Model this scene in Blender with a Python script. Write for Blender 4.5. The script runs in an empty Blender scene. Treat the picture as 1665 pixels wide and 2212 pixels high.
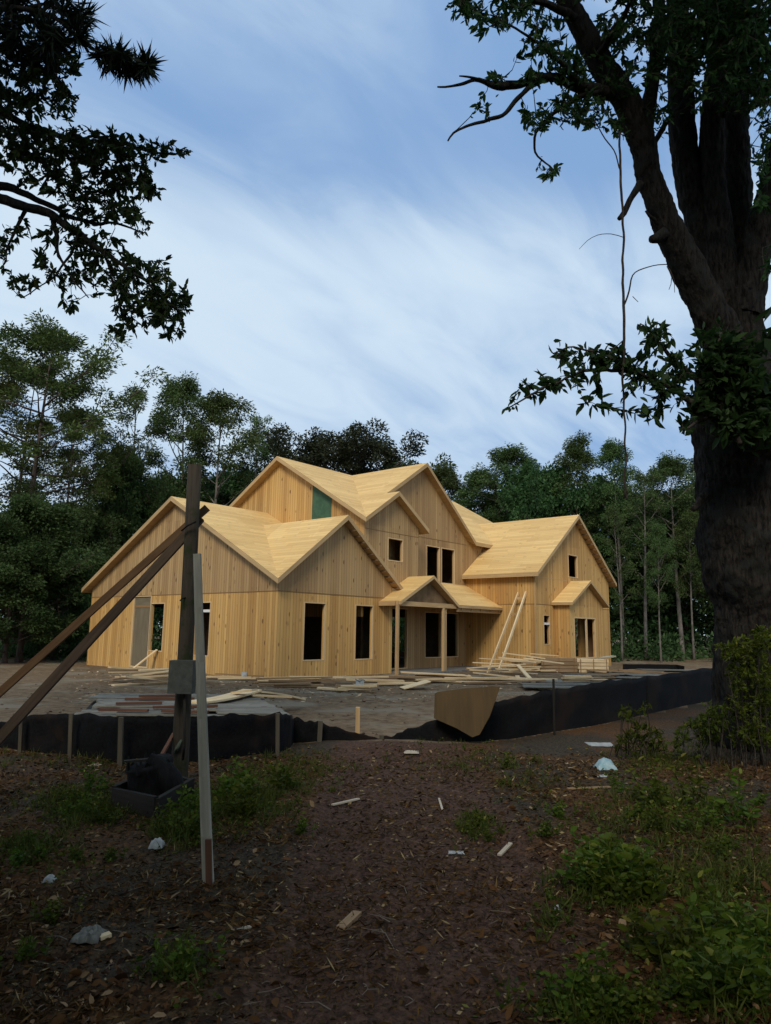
import bpy, bmesh, math, random
import numpy as np
from mathutils import Vector, Matrix, noise
from mathutils.geometry import delaunay_2d_cdt

SC = bpy.context.scene
COL = SC.collection
R_ = math.radians

# ------------------------------------------------------------------ camera
FPX = 1551.87                      # focal length in pixels of a 1665 x 2211 frame
CAM = np.array([-15.24408, -16.96519, 1.51402])
FW = np.array([0.75904018, 0.6303329, 0.16290624])
RT = np.array([0.63706224, -0.7706902, 0.01372295])
UP = np.array([-0.13420027, -0.09336515, 0.98654612])
cam_data = bpy.data.cameras.new('camera')
cam = bpy.data.objects.new('camera', cam_data)
COL.objects.link(cam)
M = Matrix.Identity(4)
for i in range(3):
    M[i][0], M[i][1], M[i][2], M[i][3] = RT[i], UP[i], -FW[i], CAM[i]
cam.matrix_world = M
cam_data.sensor_fit = 'VERTICAL'
cam_data.sensor_height = 36.0
cam_data.lens = FPX / 2211.0 * 36.0
cam_data.clip_start = 0.05
cam_data.clip_end = 2000
SC.camera = cam

# ------------------------------------------------------------------ light
SUN_DIR = Vector((-0.80, -0.42, 0.72)).normalized()     # towards the light
EXPOSURE = 0.6
SKY_STRENGTH = 0.1
SUN_STRENGTH = 1.5
sun_data = bpy.data.lights.new('sun', 'SUN')
sun_data.energy = SUN_STRENGTH
sun_data.angle = R_(20)
sun_data.color = (1.0, 0.93, 0.82)
sun = bpy.data.objects.new('sun', sun_data)
COL.objects.link(sun)
sun.rotation_euler = SUN_DIR.to_track_quat('Z', 'Y').to_euler()
sun.location = (-20, -20, 40)

W = bpy.data.worlds.new('World')
SC.world = W
W.use_nodes = True
nt = W.node_tree
nt.nodes.clear()


def nd(tree, kind, **kw):
    n = tree.nodes.new(kind)
    for k, v in kw.items():
        if k in n.inputs and not hasattr(n, k):
            n.inputs[k].default_value = v
        else:
            setattr(n, k, v)
    return n


def math_node(tree, op, a, b=None, c=None, clamp=False):
    n = tree.nodes.new('ShaderNodeMath')
    n.operation = op
    n.use_clamp = clamp
    for i, v in enumerate((a, b, c)):
        if v is None:
            continue
        if isinstance(v, (int, float)):
            n.inputs[i].default_value = v
        else:
            tree.links.new(v, n.inputs[i])
    return n.outputs[0]


def mix_col(tree, fac, a, b, mode='MIX'):
    n = tree.nodes.new('ShaderNodeMix')
    n.data_type = 'RGBA'
    n.blend_type = mode
    for sock, v in ((n.inputs[0], fac), (n.inputs[6], a), (n.inputs[7], b)):
        if isinstance(v, (int, float)):
            sock.default_value = v
        elif isinstance(v, tuple):
            sock.default_value = (v[0], v[1], v[2], 1)
        else:
            tree.links.new(v, sock)
    return n.outputs[2]


def smooth(tree, v, lo, hi, to0=0.0, to1=1.0):
    n = tree.nodes.new('ShaderNodeMapRange')
    n.interpolation_type = 'SMOOTHSTEP'
    tree.links.new(v, n.inputs[0])
    n.inputs[1].default_value, n.inputs[2].default_value = lo, hi
    n.inputs[3].default_value, n.inputs[4].default_value = to0, to1
    return n.outputs[0]


def build_sky():
    out = nt.nodes.new('ShaderNodeOutputWorld')
    bg = nt.nodes.new('ShaderNodeBackground')
    bg.inputs[1].default_value = SKY_STRENGTH
    nt.links.new(bg.outputs[0], out.inputs[0])
    sky = nt.nodes.new('ShaderNodeTexSky')
    sky.sky_type = 'NISHITA'
    sky.sun_disc = False
    sky.sun_elevation = math.asin(SUN_DIR.z)
    sky.sun_rotation = math.atan2(SUN_DIR.x, SUN_DIR.y)
    sky.air_density = 1.0
    sky.dust_density = 0.6
    sky.ozone_density = 2.0
    tc = nt.nodes.new('ShaderNodeTexCoord')
    sep = nt.nodes.new('ShaderNodeSeparateXYZ')
    nt.links.new(tc.outputs['Generated'], sep.inputs[0])
    x, y, z = sep.outputs
    # cloud sheet: the direction carried out to a flat layer high above
    den = math_node(nt, 'ADD', math_node(nt, 'MAXIMUM', z, 0.0), 0.22)
    px = math_node(nt, 'DIVIDE', x, den)
    py = math_node(nt, 'DIVIDE', y, den)
    cmb = nt.nodes.new('ShaderNodeCombineXYZ')
    nt.links.new(px, cmb.inputs[0])
    nt.links.new(py, cmb.inputs[1])
    mp = nt.nodes.new('ShaderNodeMapping')
    mp.inputs['Location'].default_value = (SKY_LOC[0], SKY_LOC[1], 0)
    mp.inputs['Rotation'].default_value = (0, 0, R_(54))
    mp.inputs['Scale'].default_value = (0.55, 1.5, 1)
    nt.links.new(cmb.outputs[0], mp.inputs[0])
    big = nd(nt, 'ShaderNodeTexNoise')
    big.inputs['Scale'].default_value = 0.9
    big.inputs['Detail'].default_value = 5
    big.inputs['Roughness'].default_value = 0.5
    big.inputs['Distortion'].default_value = 0.6
    nt.links.new(mp.outputs[0], big.inputs['Vector'])
    fine = nd(nt, 'ShaderNodeTexNoise')
    fine.inputs['Scale'].default_value = 4.0
    fine.inputs['Detail'].default_value = 6
    fine.inputs['Roughness'].default_value = 0.55
    fine.inputs['Distortion'].default_value = 0.9
    nt.links.new(mp.outputs[0], fine.inputs['Vector'])
    d = math_node(nt, 'ADD', math_node(nt, 'MULTIPLY', big.outputs[0], 0.72), math_node(nt, 'MULTIPLY', fine.outputs[0], 0.28))
    # more cloud in a belt above the trees, thinner higher up
    low = smooth(nt, z, 0.46, 0.60, 0.17, -0.05)
    vl = smooth(nt, z, 0.22, 0.42, -0.085, 0.0)
    vl = math_node(nt, 'ADD', vl, smooth(nt, z, 0.6, 0.74, 0.0, 0.07))
    d = math_node(nt, 'ADD', math_node(nt, 'ADD', d, low), vl)
    m1 = smooth(nt, d, 0.38, 0.70)
    base = mix_col(nt, 0.93, sky.outputs[0], (1.62, 2.72, 4.6))
    c = mix_col(nt, m1, base, (4.15, 5.1, 6.05))
    nt.links.new(c, bg.inputs[0])


SKY_LOC = (1.3, 0.4)
build_sky()
SC.view_settings.view_transform = 'Standard'
SC.view_settings.look = 'None'
SC.view_settings.gamma = 1
SC.view_settings.use_curve_mapping = False
SC.view_settings.exposure = EXPOSURE


# ------------------------------------------------------------------ survey helpers
def at(x, y, d):
    """world point at depth d seen in direction (x, y) of the 1665 x 2211 survey frame"""
    return CAM + (FW + RT * ((x - 832.5) / FPX) - UP * ((y - 1105.5) / FPX)) * d


def gp(x, d, z=0.0):
    """ground point at depth d in the direction of column x"""
    a = (x - 832.5) / FPX
    b = (FW[2] + RT[2] * a + (CAM[2] - z) / d) / UP[2]
    return CAM + (FW + RT * a - UP * b) * d


def gy(x, y, z=0.0):
    """point at height z in direction (x, y)"""
    dv = FW + RT * ((x - 832.5) / FPX) - UP * ((y - 1105.5) / FPX)
    return CAM + dv * ((z - CAM[2]) / dv[2])


def depth_of(p):
    return float((np.asarray(p) - CAM) @ FW)


def V(p):
    return Vector((float(p[0]), float(p[1]), float(p[2])))


# ------------------------------------------------------------------ object helpers
def tag(o, label=None, cat=None, group=None, kind=None):
    if label: o['label'] = label
    if cat: o['category'] = cat
    if group: o['group'] = group
    if kind: o['kind'] = kind
    return o


def empty(name, loc=(0, 0, 0), label=None, cat=None, group=None, rz=0.0):
    o = bpy.data.objects.new(name, None)
    o.empty_display_size = 0.1
    o.location = loc
    o.rotation_euler = (0, 0, rz)
    COL.objects.link(o)
    return tag(o, label, cat, group)


class MB:
    """collects polygons with a grain direction; builds ONE mesh object"""

    def __init__(self):
        self.v, self.f, self.g, self.m, self.sm = [], [], [], [], []

    def add(self, verts, faces, grain=None, mi=0, smooth_=False):
        o = len(self.v)
        self.v += [tuple(map(float, p)) for p in verts]
        off = (random.random() * 7, random.random() * 7)
        for f in faces:
            self.f.append([o + i for i in f])
            self.g.append((grain, off))
            self.m.append(mi)
            self.sm.append(smooth_)

    def box(self, lo, hi, grain=None, mi=0):
        x0, y0, z0 = lo
        x1, y1, z1 = hi
        vs = [(x0, y0, z0), (x1, y0, z0), (x1, y1, z0), (x0, y1, z0), (x0, y0, z1), (x1, y0, z1), (x1, y1, z1), (x0, y1, z1)]
        if grain is None:
            d = [x1 - x0, y1 - y0, z1 - z0]
            k = d.index(max(d))
            grain = tuple(1.0 if i == k else 0.0 for i in range(3))
        self.add(vs, [(0, 3, 2, 1), (4, 5, 6, 7), (0, 1, 5, 4), (1, 2, 6, 5), (2, 3, 7, 6), (3, 0, 4, 7)], grain, mi)

    def beam(self, p0, p1, w, h, up=(0, 0, 1), w1=None, h1=None, mi=0, bend=0.0):
        p0, p1 = V(p0), V(p1)
        d = (p1 - p0).normalized()
        u = Vector(up)
        s = d.cross(u)
        if s.length < 1e-4:
            s = d.cross(Vector((1, 0, 0)))
        s.normalize()
        u = s.cross(d).normalized()
        w1 = w if w1 is None else w1
        h1 = h if h1 is None else h1
        n = 1 if bend == 0 else 6
        vs = []
        for k in range(n + 1):
            t = k / n
            c = p0.lerp(p1, t) + u * bend * 4 * t * (1 - t)
            a, b = (w + (w1 - w) * t) / 2, (h + (h1 - h) * t) / 2
            vs += [c - s * a - u * b, c + s * a - u * b, c + s * a + u * b, c - s * a + u * b]
        fs = [(3, 2, 1, 0)]
        for k in range(n):
            q = 4 * k
            for j in range(4):
                fs.append((q + j, q + (j + 1) % 4, q + 4 + (j + 1) % 4, q + 4 + j))
        q = 4 * n
        fs.append((q, q + 1, q + 2, q + 3))
        self.add(vs, fs, tuple(d), mi)

    def slab(self, loop, off, grain=None, mi_top=0, mi_side=0):
        """planar loop (ccw seen from the top side) extruded by the vector off"""
        n = len(loop)
        a = [V(p) for p in loop]
        b = [p + Vector(off) for p in a]
        self.add(a, [tuple(range(n))], grain, mi_top)
        self.add(b, [tuple(reversed(range(n)))], grain, mi_side)
        for i in range(n):
            j = (i + 1) % n
            e = a[j] - a[i]
            self.add([a[i], b[i], b[j], a[j]], [(0, 1, 2, 3)], tuple(e.normalized()), mi_side)

    def tube(self, pts, radii, sides=8, rough=0.0, fr=3.0, cap=True, mi=0, seed=0.0):
        pts = [V(p) for p in pts]
        n = len(pts)
        vs, fs = [], []
        ref = None
        for i, p in enumerate(pts):
            t = (pts[min(i + 1, n - 1)] - pts[max(i - 1, 0)]).normalized()
            if ref is None:
                ref = t.orthogonal().normalized()
            ref = (ref - t * ref.dot(t))
            if ref.length < 1e-5:
                ref = t.orthogonal()
            ref.normalize()
            s = t.cross(ref)
            for j in range(sides):
                a = 2 * math.pi * j / sides
                dirv = ref * math.cos(a) + s * math.sin(a)
                r = radii[i]
                if rough:
                    q = p + dirv * r
                    r *= 1 + rough * (noise.noise(q * fr + Vector((seed, 0, 0))) + 0.6 * noise.noise(q * fr * 2.7))
                vs.append(p + dirv * r)
        for i in range(n - 1):
            for j in range(sides):
                fs.append((i * sides + j, i * sides + (j + 1) % sides, (i + 1) * sides + (j + 1) % sides, (i + 1) * sides + j))
        if cap:
            fs.append(tuple(reversed(range(sides))))
            fs.append(tuple((n - 1) * sides + j for j in range(sides)))
        self.add(vs, fs, None, mi, True)

    def build(self, name, mats, parent=None, origin=None):
        me = bpy.data.meshes.new(name)
        o3 = Vector(origin) if origin is not None else Vector((0, 0, 0))
        me.from_pydata([(p[0] - o3.x, p[1] - o3.y, p[2] - o3.z) for p in self.v], [], self.f)
        uv = me.uv_layers.new(name='uv')
        vco = [Vector(p) for p in self.v]
        dat = np.zeros((len(me.loops), 2), dtype=np.float32)
        for poly, (gr, off) in zip(me.polygons, self.g):
            nrm = poly.normal
            if gr is None:
                h = Vector((0, 0, 1)).cross(nrm)
                h = Vector((1, 0, 0)) if h.length < 1e-3 else h.normalized()
                w = nrm.cross(h)
                off = (0, 0)
            else:
                w = Vector(gr)
                w = w - nrm * w.dot(nrm)
                if w.length < 1e-2:
                    w = nrm.orthogonal()
                w.normalize()
                h = w.cross(nrm)
            for li in poly.loop_indices:
                p = vco[me.loops[li].vertex_index]
                dat[li] = (p.dot(h) + off[0], p.dot(w) + off[1])
        uv.data.foreach_set('uv', dat.ravel())
        me.polygons.foreach_set('material_index', self.m)
        me.polygons.foreach_set('use_smooth', self.sm)
        for mt in (mats if isinstance(mats, (list, tuple)) else [mats]):
            me.materials.append(mt)
        me.update()
        o = bpy.data.objects.new(name, me)
        COL.objects.link(o)
        o.location = o3
        if parent is not None:
            o.parent = parent
            o.location = o3 - Vector(parent.location) if parent.rotation_euler.z == 0 else o3
        return o


def copy_tree(o, parent=None):
    c = o.copy()
    COL.objects.link(c)
    if parent is not None:
        c.parent = parent
    for ch in list(o.children):
        copy_tree(ch, c)
    return c


# ------------------------------------------------------------------ materials
def material(name):
    m = bpy.data.materials.new(name)
    m.use_nodes = True
    t = m.node_tree
    return m, t, t.nodes['Principled BSDF']


def noise_tex(t, vec, scale, detail=4, rough=0.55, dist=0.0, dims='3D'):
    n = t.nodes.new('ShaderNodeTexNoise')
    n.noise_dimensions = dims
    n.inputs['Scale'].default_value = scale
    n.inputs['Detail'].default_value = detail
    n.inputs['Roughness'].default_value = rough
    n.inputs['Distortion'].default_value = dist
    if vec is not None:
        t.links.new(vec, n.inputs['Vector'])
    return n.outputs[0]


def mapping(t, vec, scale=(1, 1, 1), loc=(0, 0, 0)):
    n = t.nodes.new('ShaderNodeMapping')
    n.inputs['Scale'].default_value = scale
    n.inputs['Location'].default_value = loc
    t.links.new(vec, n.inputs[0])
    return n.outputs[0]


def bump(t, bs, h, strength=0.3, dist=0.01):
    b = t.nodes.new('ShaderNodeBump')
    b.inputs['Strength'].default_value = strength
    b.inputs['Distance'].default_value = dist
    t.links.new(h, b.inputs['Height'])
    t.links.new(b.outputs[0], bs.inputs['Normal'])


def board_mat(name, c_lo, c_hi, width, length, knots=0.5, gap=0.07, gapdark=0.55, patch=0.25, rough=0.75, grain=0.35):
    """boards running along the v axis of the uv map"""
    m, t, bs = material(name)
    uvn = t.nodes.new('ShaderNodeUVMap')
    sep = t.nodes.new('ShaderNodeSeparateXYZ')
    t.links.new(uvn.outputs[0], sep.inputs[0])
    u, v = sep.outputs[0], sep.outputs[1]
    k = math_node(t, 'DIVIDE', u, width)
    idx = math_node(t, 'FLOOR', k)
    fr = math_node(t, 'FRACT', k)
    wn = t.nodes.new('ShaderNodeTexWhiteNoise')
    wn.noise_dimensions = '1D'
    t.links.new(idx, wn.inputs['W'])
    r1 = wn.outputs['Value']
    vl = math_node(t, 'ADD', math_node(t, 'DIVIDE', v, length), math_node(t, 'MULTIPLY', r1, 13.7))
    idv = math_node(t, 'FLOOR', vl)
    cmb = t.nodes.new('ShaderNodeCombineXYZ')
    t.links.new(idx, cmb.inputs[0])
    t.links.new(idv, cmb.inputs[1])
    wn2 = t.nodes.new('ShaderNodeTexWhiteNoise')
    wn2.noise_dimensions = '2D'
    t.links.new(cmb.outputs[0], wn2.inputs['Vector'])
    r2 = wn2.outputs['Value']
    # grain: long streaks, shifted from board to board
    c2 = t.nodes.new('ShaderNodeCombineXYZ')
    t.links.new(math_node(t, 'ADD', u, math_node(t, 'MULTIPLY', r2, 5.0)), c2.inputs[0])
    t.links.new(math_node(t, 'MULTIPLY', v, 0.07), c2.inputs[1])
    t.links.new(math_node(t, 'MULTIPLY', r2, 30.0), c2.inputs[2])
    g = noise_tex(t, c2.outputs[0], 28, 4, 0.6, 0.4)
    big = noise_tex(t, mapping(t, uvn.outputs[0], (1, 0.5, 1)), 0.9, 3)
    tone = math_node(t, 'ADD', math_node(t, 'MULTIPLY', r2, 1 - grain - patch), math_node(t, 'ADD', math_node(t, 'MULTIPLY', g, grain), math_node(t, 'MULTIPLY', big, patch)))
    wn3 = t.nodes.new('ShaderNodeTexWhiteNoise')
    wn3.noise_dimensions = '2D'
    c4 = t.nodes.new('ShaderNodeCombineXYZ')
    t.links.new(math_node(t, 'FLOOR', math_node(t, 'DIVIDE', u, width * 9)), c4.inputs[0])
    t.links.new(math_node(t, 'FLOOR', math_node(t, 'DIVIDE', v, 2.7)), c4.inputs[1])
    t.links.new(c4.outputs[0], wn3.inputs['Vector'])
    tone = math_node(t, 'ADD', tone, math_node(t, 'MULTIPLY', math_node(t, 'SUBTRACT', wn3.outputs['Value'], 0.5), 0.28))
    tone = smooth(t, tone, 0.08, 0.92)
    col = mix_col(t, tone, c_lo, c_hi)
    # knots
    if knots:
        c3 = t.nodes.new('ShaderNodeCombineXYZ')
        t.links.new(math_node(t, 'MULTIPLY', fr, 1.0), c3.inputs[0])
        t.links.new(math_node(t, 'MULTIPLY', v, 4.4), c3.inputs[1])
        t.links.new(math_node(t, 'MULTIPLY', idx, 3.17), c3.inputs[2])
        vo = t.nodes.new('ShaderNodeTexVoronoi')
        vo.inputs['Scale'].default_value = 0.5
        t.links.new(c3.outputs[0], vo.inputs['Vector'])
        kn = smooth(t, vo.outputs['Distance'], 0.10, 0.22, 1.0, 0.0)
        sk = t.nodes.new('ShaderNodeSeparateXYZ')
        t.links.new(vo.outputs['Color'], sk.inputs[0])
        kn = math_node(t, 'MULTIPLY', kn, smooth(t, sk.outputs[0], 0.05, 0.45, 0.0, 1.0))
        kn = math_node(t, 'MULTIPLY', kn, knots)
        col = mix_col(t, kn, col, (c_lo[0] * 0.42, c_lo[1] * 0.33, c_lo[2] * 0.3))
    e = math_node(t, 'MINIMUM', fr, math_node(t, 'SUBTRACT', 1.0, fr))
    gp_ = smooth(t, e, gap * 0.4, gap, 1.0, 0.0)
    fv = math_node(t, 'FRACT', vl)
    ev = math_node(t, 'MULTIPLY', math_node(t, 'MINIMUM', fv, math_node(t, 'SUBTRACT', 1.0, fv)), length / width)
    gv = smooth(t, ev, gap * 0.4, gap, 1.0, 0.0)
    gg = math_node(t, 'MAXIMUM', gp_, gv)
    dk = (c_lo[0] * 0.4, c_lo[1] * 0.36, c_lo[2] * 0.34)
    col = mix_col(t, math_node(t, 'MULTIPLY', gg, gapdark), col, dk)
    t.links.new(col, bs.inputs['Base Color'])
    bs.inputs['Roughness'].default_value = rough
    hgt = math_node(t, 'SUBTRACT', math_node(t, 'MULTIPLY', g, 0.4), gg)
    bump(t, bs, hgt, 0.5, 0.006)
    return m


def wood_mat(name, c_lo, c_hi, scale=22, rough=0.75, stain=None):
    """single timbers: grain along v of the uv map"""
    m, t, bs = material(name)
    uvn = t.nodes.new('ShaderNodeUVMap')
    oi = t.nodes.new('ShaderNodeObjectInfo')
    mp = mapping(t, uvn.outputs[0], (1, 0.06, 1))
    g = noise_tex(t, mp, scale, 5, 0.65, 0.5)
    b = noise_tex(t, mapping(t, uvn.outputs[0], (3, 0.7, 1)), 1.6, 4)
    tone = math_node(t, 'ADD', math_node(t, 'MULTIPLY', g, 0.5), math_node(t, 'MULTIPLY', b, 0.4))
    tone = math_node(t, 'ADD', tone, math_node(t, 'MULTIPLY', oi.outputs['Random'], 0.16))
    col = mix_col(t, smooth(t, tone, 0.3, 0.72), c_lo, c_hi)
    if stain:
        geo = t.nodes.new('ShaderNodeTexCoord')
        s = noise_tex(t, geo.outputs['Object'], 5, 4, 0.6)
        col = mix_col(t, smooth(t, s, 0.5, 0.66), col, stain)
    t.links.new(col, bs.inputs['Base Color'])
    bs.inputs['Roughness'].default_value = rough
    bs.inputs['Specular IOR Level'].default_value = 0.2
    bump(t, bs, g, 0.35, 0.004)
    return m


def rough_mat(name, c_lo, c_hi, scale=8, rough=0.9, bstr=0.5, bdist=0.02, stretch=(1, 1, 1), c3=None, sc3=1.5, spec=0.12):
    m, t, bs = material(name)
    tc = t.nodes.new('ShaderNodeTexCoord')
    mp = mapping(t, tc.outputs['Object'], stretch)
    n = noise_tex(t, mp, scale, 6, 0.65, 0.3)
    col = mix_col(t, smooth(t, n, 0.3, 0.7), c_lo, c_hi)
    if c3:
        n3 = noise_tex(t, tc.outputs['Object'], sc3, 4, 0.6, 0.4)
        col = mix_col(t, smooth(t, n3, 0.48, 0.64), col, c3)
    t.links.new(col, bs.inputs['Base Color'])
    bs.inputs['Roughness'].default_value = rough
    bs.inputs['Specular IOR Level'].default_value = spec
    bump(t, bs, n, bstr, bdist)
    return m


def leaf_mat(name, dark, light, tip=None, trans=0.35, rough=0.5):
    m = bpy.data.materials.new(name)
    m.use_nodes = True
    t = m.node_tree
    t.nodes.clear()
    out = t.nodes.new('ShaderNodeOutputMaterial')
    at_ = t.nodes.new('ShaderNodeAttribute')
    at_.attribute_name = 'tone'
    oi = t.nodes.new('ShaderNodeObjectInfo')
    f = at_.outputs['Fac']
    col = mix_col(t, f, dark, light)
    if tip:
        col = mix_col(t, smooth(t, f, 0.82, 0.98), col, tip)
    hs = t.nodes.new('ShaderNodeHueSaturation')
    t.links.new(col, hs.inputs['Color'])
    t.links.new(math_node(t, 'ADD', math_node(t, 'MULTIPLY', oi.outputs['Random'], 0.05), 0.475), hs.inputs['Hue'])
    t.links.new(math_node(t, 'ADD', math_node(t, 'MULTIPLY', oi.outputs['Random'], 0.45), 0.78), hs.inputs['Value'])
    bs = t.nodes.new('ShaderNodeBsdfPrincipled')
    bs.inputs['Roughness'].default_value = rough
    bs.inputs['Specular IOR Level'].default_value = 0.1
    t.links.new(hs.outputs[0], bs.inputs['Base Color'])
    tr = t.nodes.new('ShaderNodeBsdfTranslucent')
    t.links.new(hs.outputs[0], tr.inputs[0])
    mx = t.nodes.new('ShaderNodeMixShader')
    mx.inputs[0].default_value = trans
    t.links.new(bs.outputs[0], mx.inputs[1])
    t.links.new(tr.outputs[0], mx.inputs[2])
    t.links.new(mx.outputs[0], out.inputs[0])
    return m


MAT = {}
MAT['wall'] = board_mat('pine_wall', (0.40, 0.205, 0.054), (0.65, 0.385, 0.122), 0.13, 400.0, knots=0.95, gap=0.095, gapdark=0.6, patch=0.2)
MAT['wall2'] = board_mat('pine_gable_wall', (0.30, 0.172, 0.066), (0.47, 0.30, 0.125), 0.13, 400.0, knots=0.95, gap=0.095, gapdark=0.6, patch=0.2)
MAT['roof'] = board_mat('roof_boards', (0.58, 0.35, 0.115), (0.80, 0.53, 0.20), 0.16, 1.6, knots=0.35, gap=0.07, gapdark=0.36, patch=0.3)
MAT['fascia'] = wood_mat('fascia_wood', (0.34, 0.215, 0.095), (0.52, 0.35, 0.17))
MAT['frame'] = wood_mat('frame_wood', (0.5, 0.34, 0.17), (0.66, 0.48, 0.27))
MAT['whiteframe'] = wood_mat('white_frame', (0.62, 0.6, 0.55), (0.75, 0.73, 0.68))
MAT['seam'] = wood_mat('seam_wood', (0.20, 0.11, 0.045), (0.28, 0.16, 0.07))
MAT['post'] = wood_mat('post_wood', (0.36, 0.22, 0.10), (0.56, 0.37, 0.18))
MAT['lumber'] = wood_mat('fresh_lumber', (0.58, 0.39, 0.19), (0.82, 0.63, 0.37))
MAT['lumber_old'] = wood_mat('brown_lumber', (0.22, 0.135, 0.065), (0.36, 0.23, 0.12))
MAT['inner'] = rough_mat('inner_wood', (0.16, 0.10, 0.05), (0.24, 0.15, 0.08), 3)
MAT['concrete'] = rough_mat('slab_concrete', (0.12, 0.11, 0.10), (0.2, 0.19, 0.17), 5)
MAT['green'] = rough_mat('green_sheet', (0.045, 0.10, 0.055), (0.07, 0.135, 0.08), 4, 0.5, 0.1)
MAT['greypanel'] = wood_mat('grey_panel', (0.13, 0.10, 0.06), (0.2, 0.16, 0.10))
MAT['pole'] = wood_mat('old_pole', (0.016, 0.012, 0.009), (0.06, 0.048, 0.034), 30, 0.9, stain=(0.026, 0.032, 0.012))
MAT['brace'] = wood_mat('brace_timber', (0.035, 0.023, 0.014), (0.10, 0.066, 0.04), 26, 0.85)
MAT['brace2'] = wood_mat('red_brace_timber', (0.06, 0.032, 0.015), (0.14, 0.078, 0.036), 26, 0.85)
MAT['greypost'] = wood_mat('grey_post', (0.22, 0.205, 0.155), (0.47, 0.44, 0.34), 30, 0.9)
MAT['redwood'] = wood_mat('red_wet_wood', (0.07, 0.03, 0.018), (0.15, 0.07, 0.04), 30, 0.8)
MAT['box'] = rough_mat('meter_box', (0.05, 0.053, 0.045), (0.085, 0.088, 0.074), 14, 0.6, 0.15)
MAT['fabric'] = rough_mat('black_fabric', (0.0035, 0.0035, 0.004), (0.009, 0.009, 0.0095), 30, 0.8, 0.3, 0.01, c3=(0.018, 0.012, 0.009), sc3=1.2)
MAT['stake'] = wood_mat('stake_wood', (0.045, 0.038, 0.026), (0.11, 0.092, 0.065), 30)
MAT['char'] = rough_mat('charred_wood', (0.003, 0.003, 0.003), (0.012, 0.0115, 0.011), 18, 0.8, 0.8, 0.02, (1, 1, 0.3))
MAT['darkboard'] = wood_mat('dark_board', (0.007, 0.006, 0.005), (0.03, 0.026, 0.02), 26, 0.9)
MAT['greysheet'] = wood_mat('grey_sheet', (0.065, 0.062, 0.046), (0.25, 0.235, 0.185), 12, 0.8, stain=(0.13, 0.11, 0.09))
MAT['ply'] = wood_mat('brown_plywood', (0.042, 0.024, 0.007), (0.078, 0.046, 0.014), 12, 0.7)  # brown darkened so the base colour carries the shade on its face
MAT['lichen'] = rough_mat('lichen', (0.06, 0.075, 0.05), (0.12, 0.14, 0.10), 30)
MAT['white'] = rough_mat('white_plastic', (0.27, 0.27, 0.245), (0.46, 0.46, 0.42), 12, 0.5, 0.3)
MAT['bluebag'] = rough_mat('blue_plastic', (0.2, 0.34, 0.37), (0.42, 0.5, 0.5), 6, 0.35, 0.4)
MAT['pale'] = wood_mat('pale_chip', (0.36, 0.29, 0.2), (0.55, 0.46, 0.34))
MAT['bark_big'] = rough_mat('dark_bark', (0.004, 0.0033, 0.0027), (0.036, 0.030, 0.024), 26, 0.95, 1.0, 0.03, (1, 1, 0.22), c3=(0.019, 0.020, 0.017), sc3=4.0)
MAT['bark_far'] = rough_mat('pale_bark', (0.075, 0.064, 0.052), (0.19, 0.165, 0.14), 3, 0.9, 0.3, 0.03, (1, 1, 0.4))
MAT['bark_pine'] = rough_mat('pine_bark', (0.05, 0.037, 0.03), (0.13, 0.10, 0.085), 4, 0.9, 0.4, 0.03, (1, 1, 0.4))
MAT['bark_twig'] = rough_mat('twig_bark', (0.018, 0.014, 0.011), (0.06, 0.048, 0.038), 20, 0.9, 0.4, 0.01)
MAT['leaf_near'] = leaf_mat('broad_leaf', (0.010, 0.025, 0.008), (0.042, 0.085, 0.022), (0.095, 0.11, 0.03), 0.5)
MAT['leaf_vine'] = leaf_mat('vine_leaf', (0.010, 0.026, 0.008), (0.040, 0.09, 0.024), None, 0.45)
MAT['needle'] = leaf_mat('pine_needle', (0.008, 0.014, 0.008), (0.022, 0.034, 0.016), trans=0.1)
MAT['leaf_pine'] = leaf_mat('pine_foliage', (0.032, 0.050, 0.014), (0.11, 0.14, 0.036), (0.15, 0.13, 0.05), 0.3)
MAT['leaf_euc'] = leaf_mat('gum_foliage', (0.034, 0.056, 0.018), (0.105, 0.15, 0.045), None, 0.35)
MAT['leaf_broad'] = leaf_mat('wood_foliage', (0.020, 0.040, 0.012), (0.085, 0.14, 0.045), None, 0.35)
MAT['leaf_dark'] = leaf_mat('brown_green_foliage', (0.018, 0.024, 0.010), (0.05, 0.055, 0.025), None, 0.2)
MAT['leaf_weed'] = leaf_mat('weed_leaf', (0.022, 0.038, 0.004), (0.085, 0.12, 0.012), (0.19, 0.185, 0.03), 0.35)
MAT['leaf_bush'] = leaf_mat('bush_leaf', (0.022, 0.038, 0.004), (0.12, 0.15, 0.014), (0.2, 0.19, 0.03), 0.35)
MAT['grass'] = leaf_mat('grass_blade', (0.034, 0.042, 0.008), (0.095, 0.105, 0.02), (0.16, 0.13, 0.045), 0.3)
MAT['litter'] = leaf_mat('leaf_litter', (0.026, 0.012, 0.004), (0.14, 0.068, 0.022), (0.28, 0.19, 0.095), 0.05, 0.8)
MAT['chip'] = leaf_mat('mulch_chip', (0.018, 0.0095, 0.0045), (0.098, 0.05, 0.02), (0.24, 0.16, 0.085), 0.02, 0.85)


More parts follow.
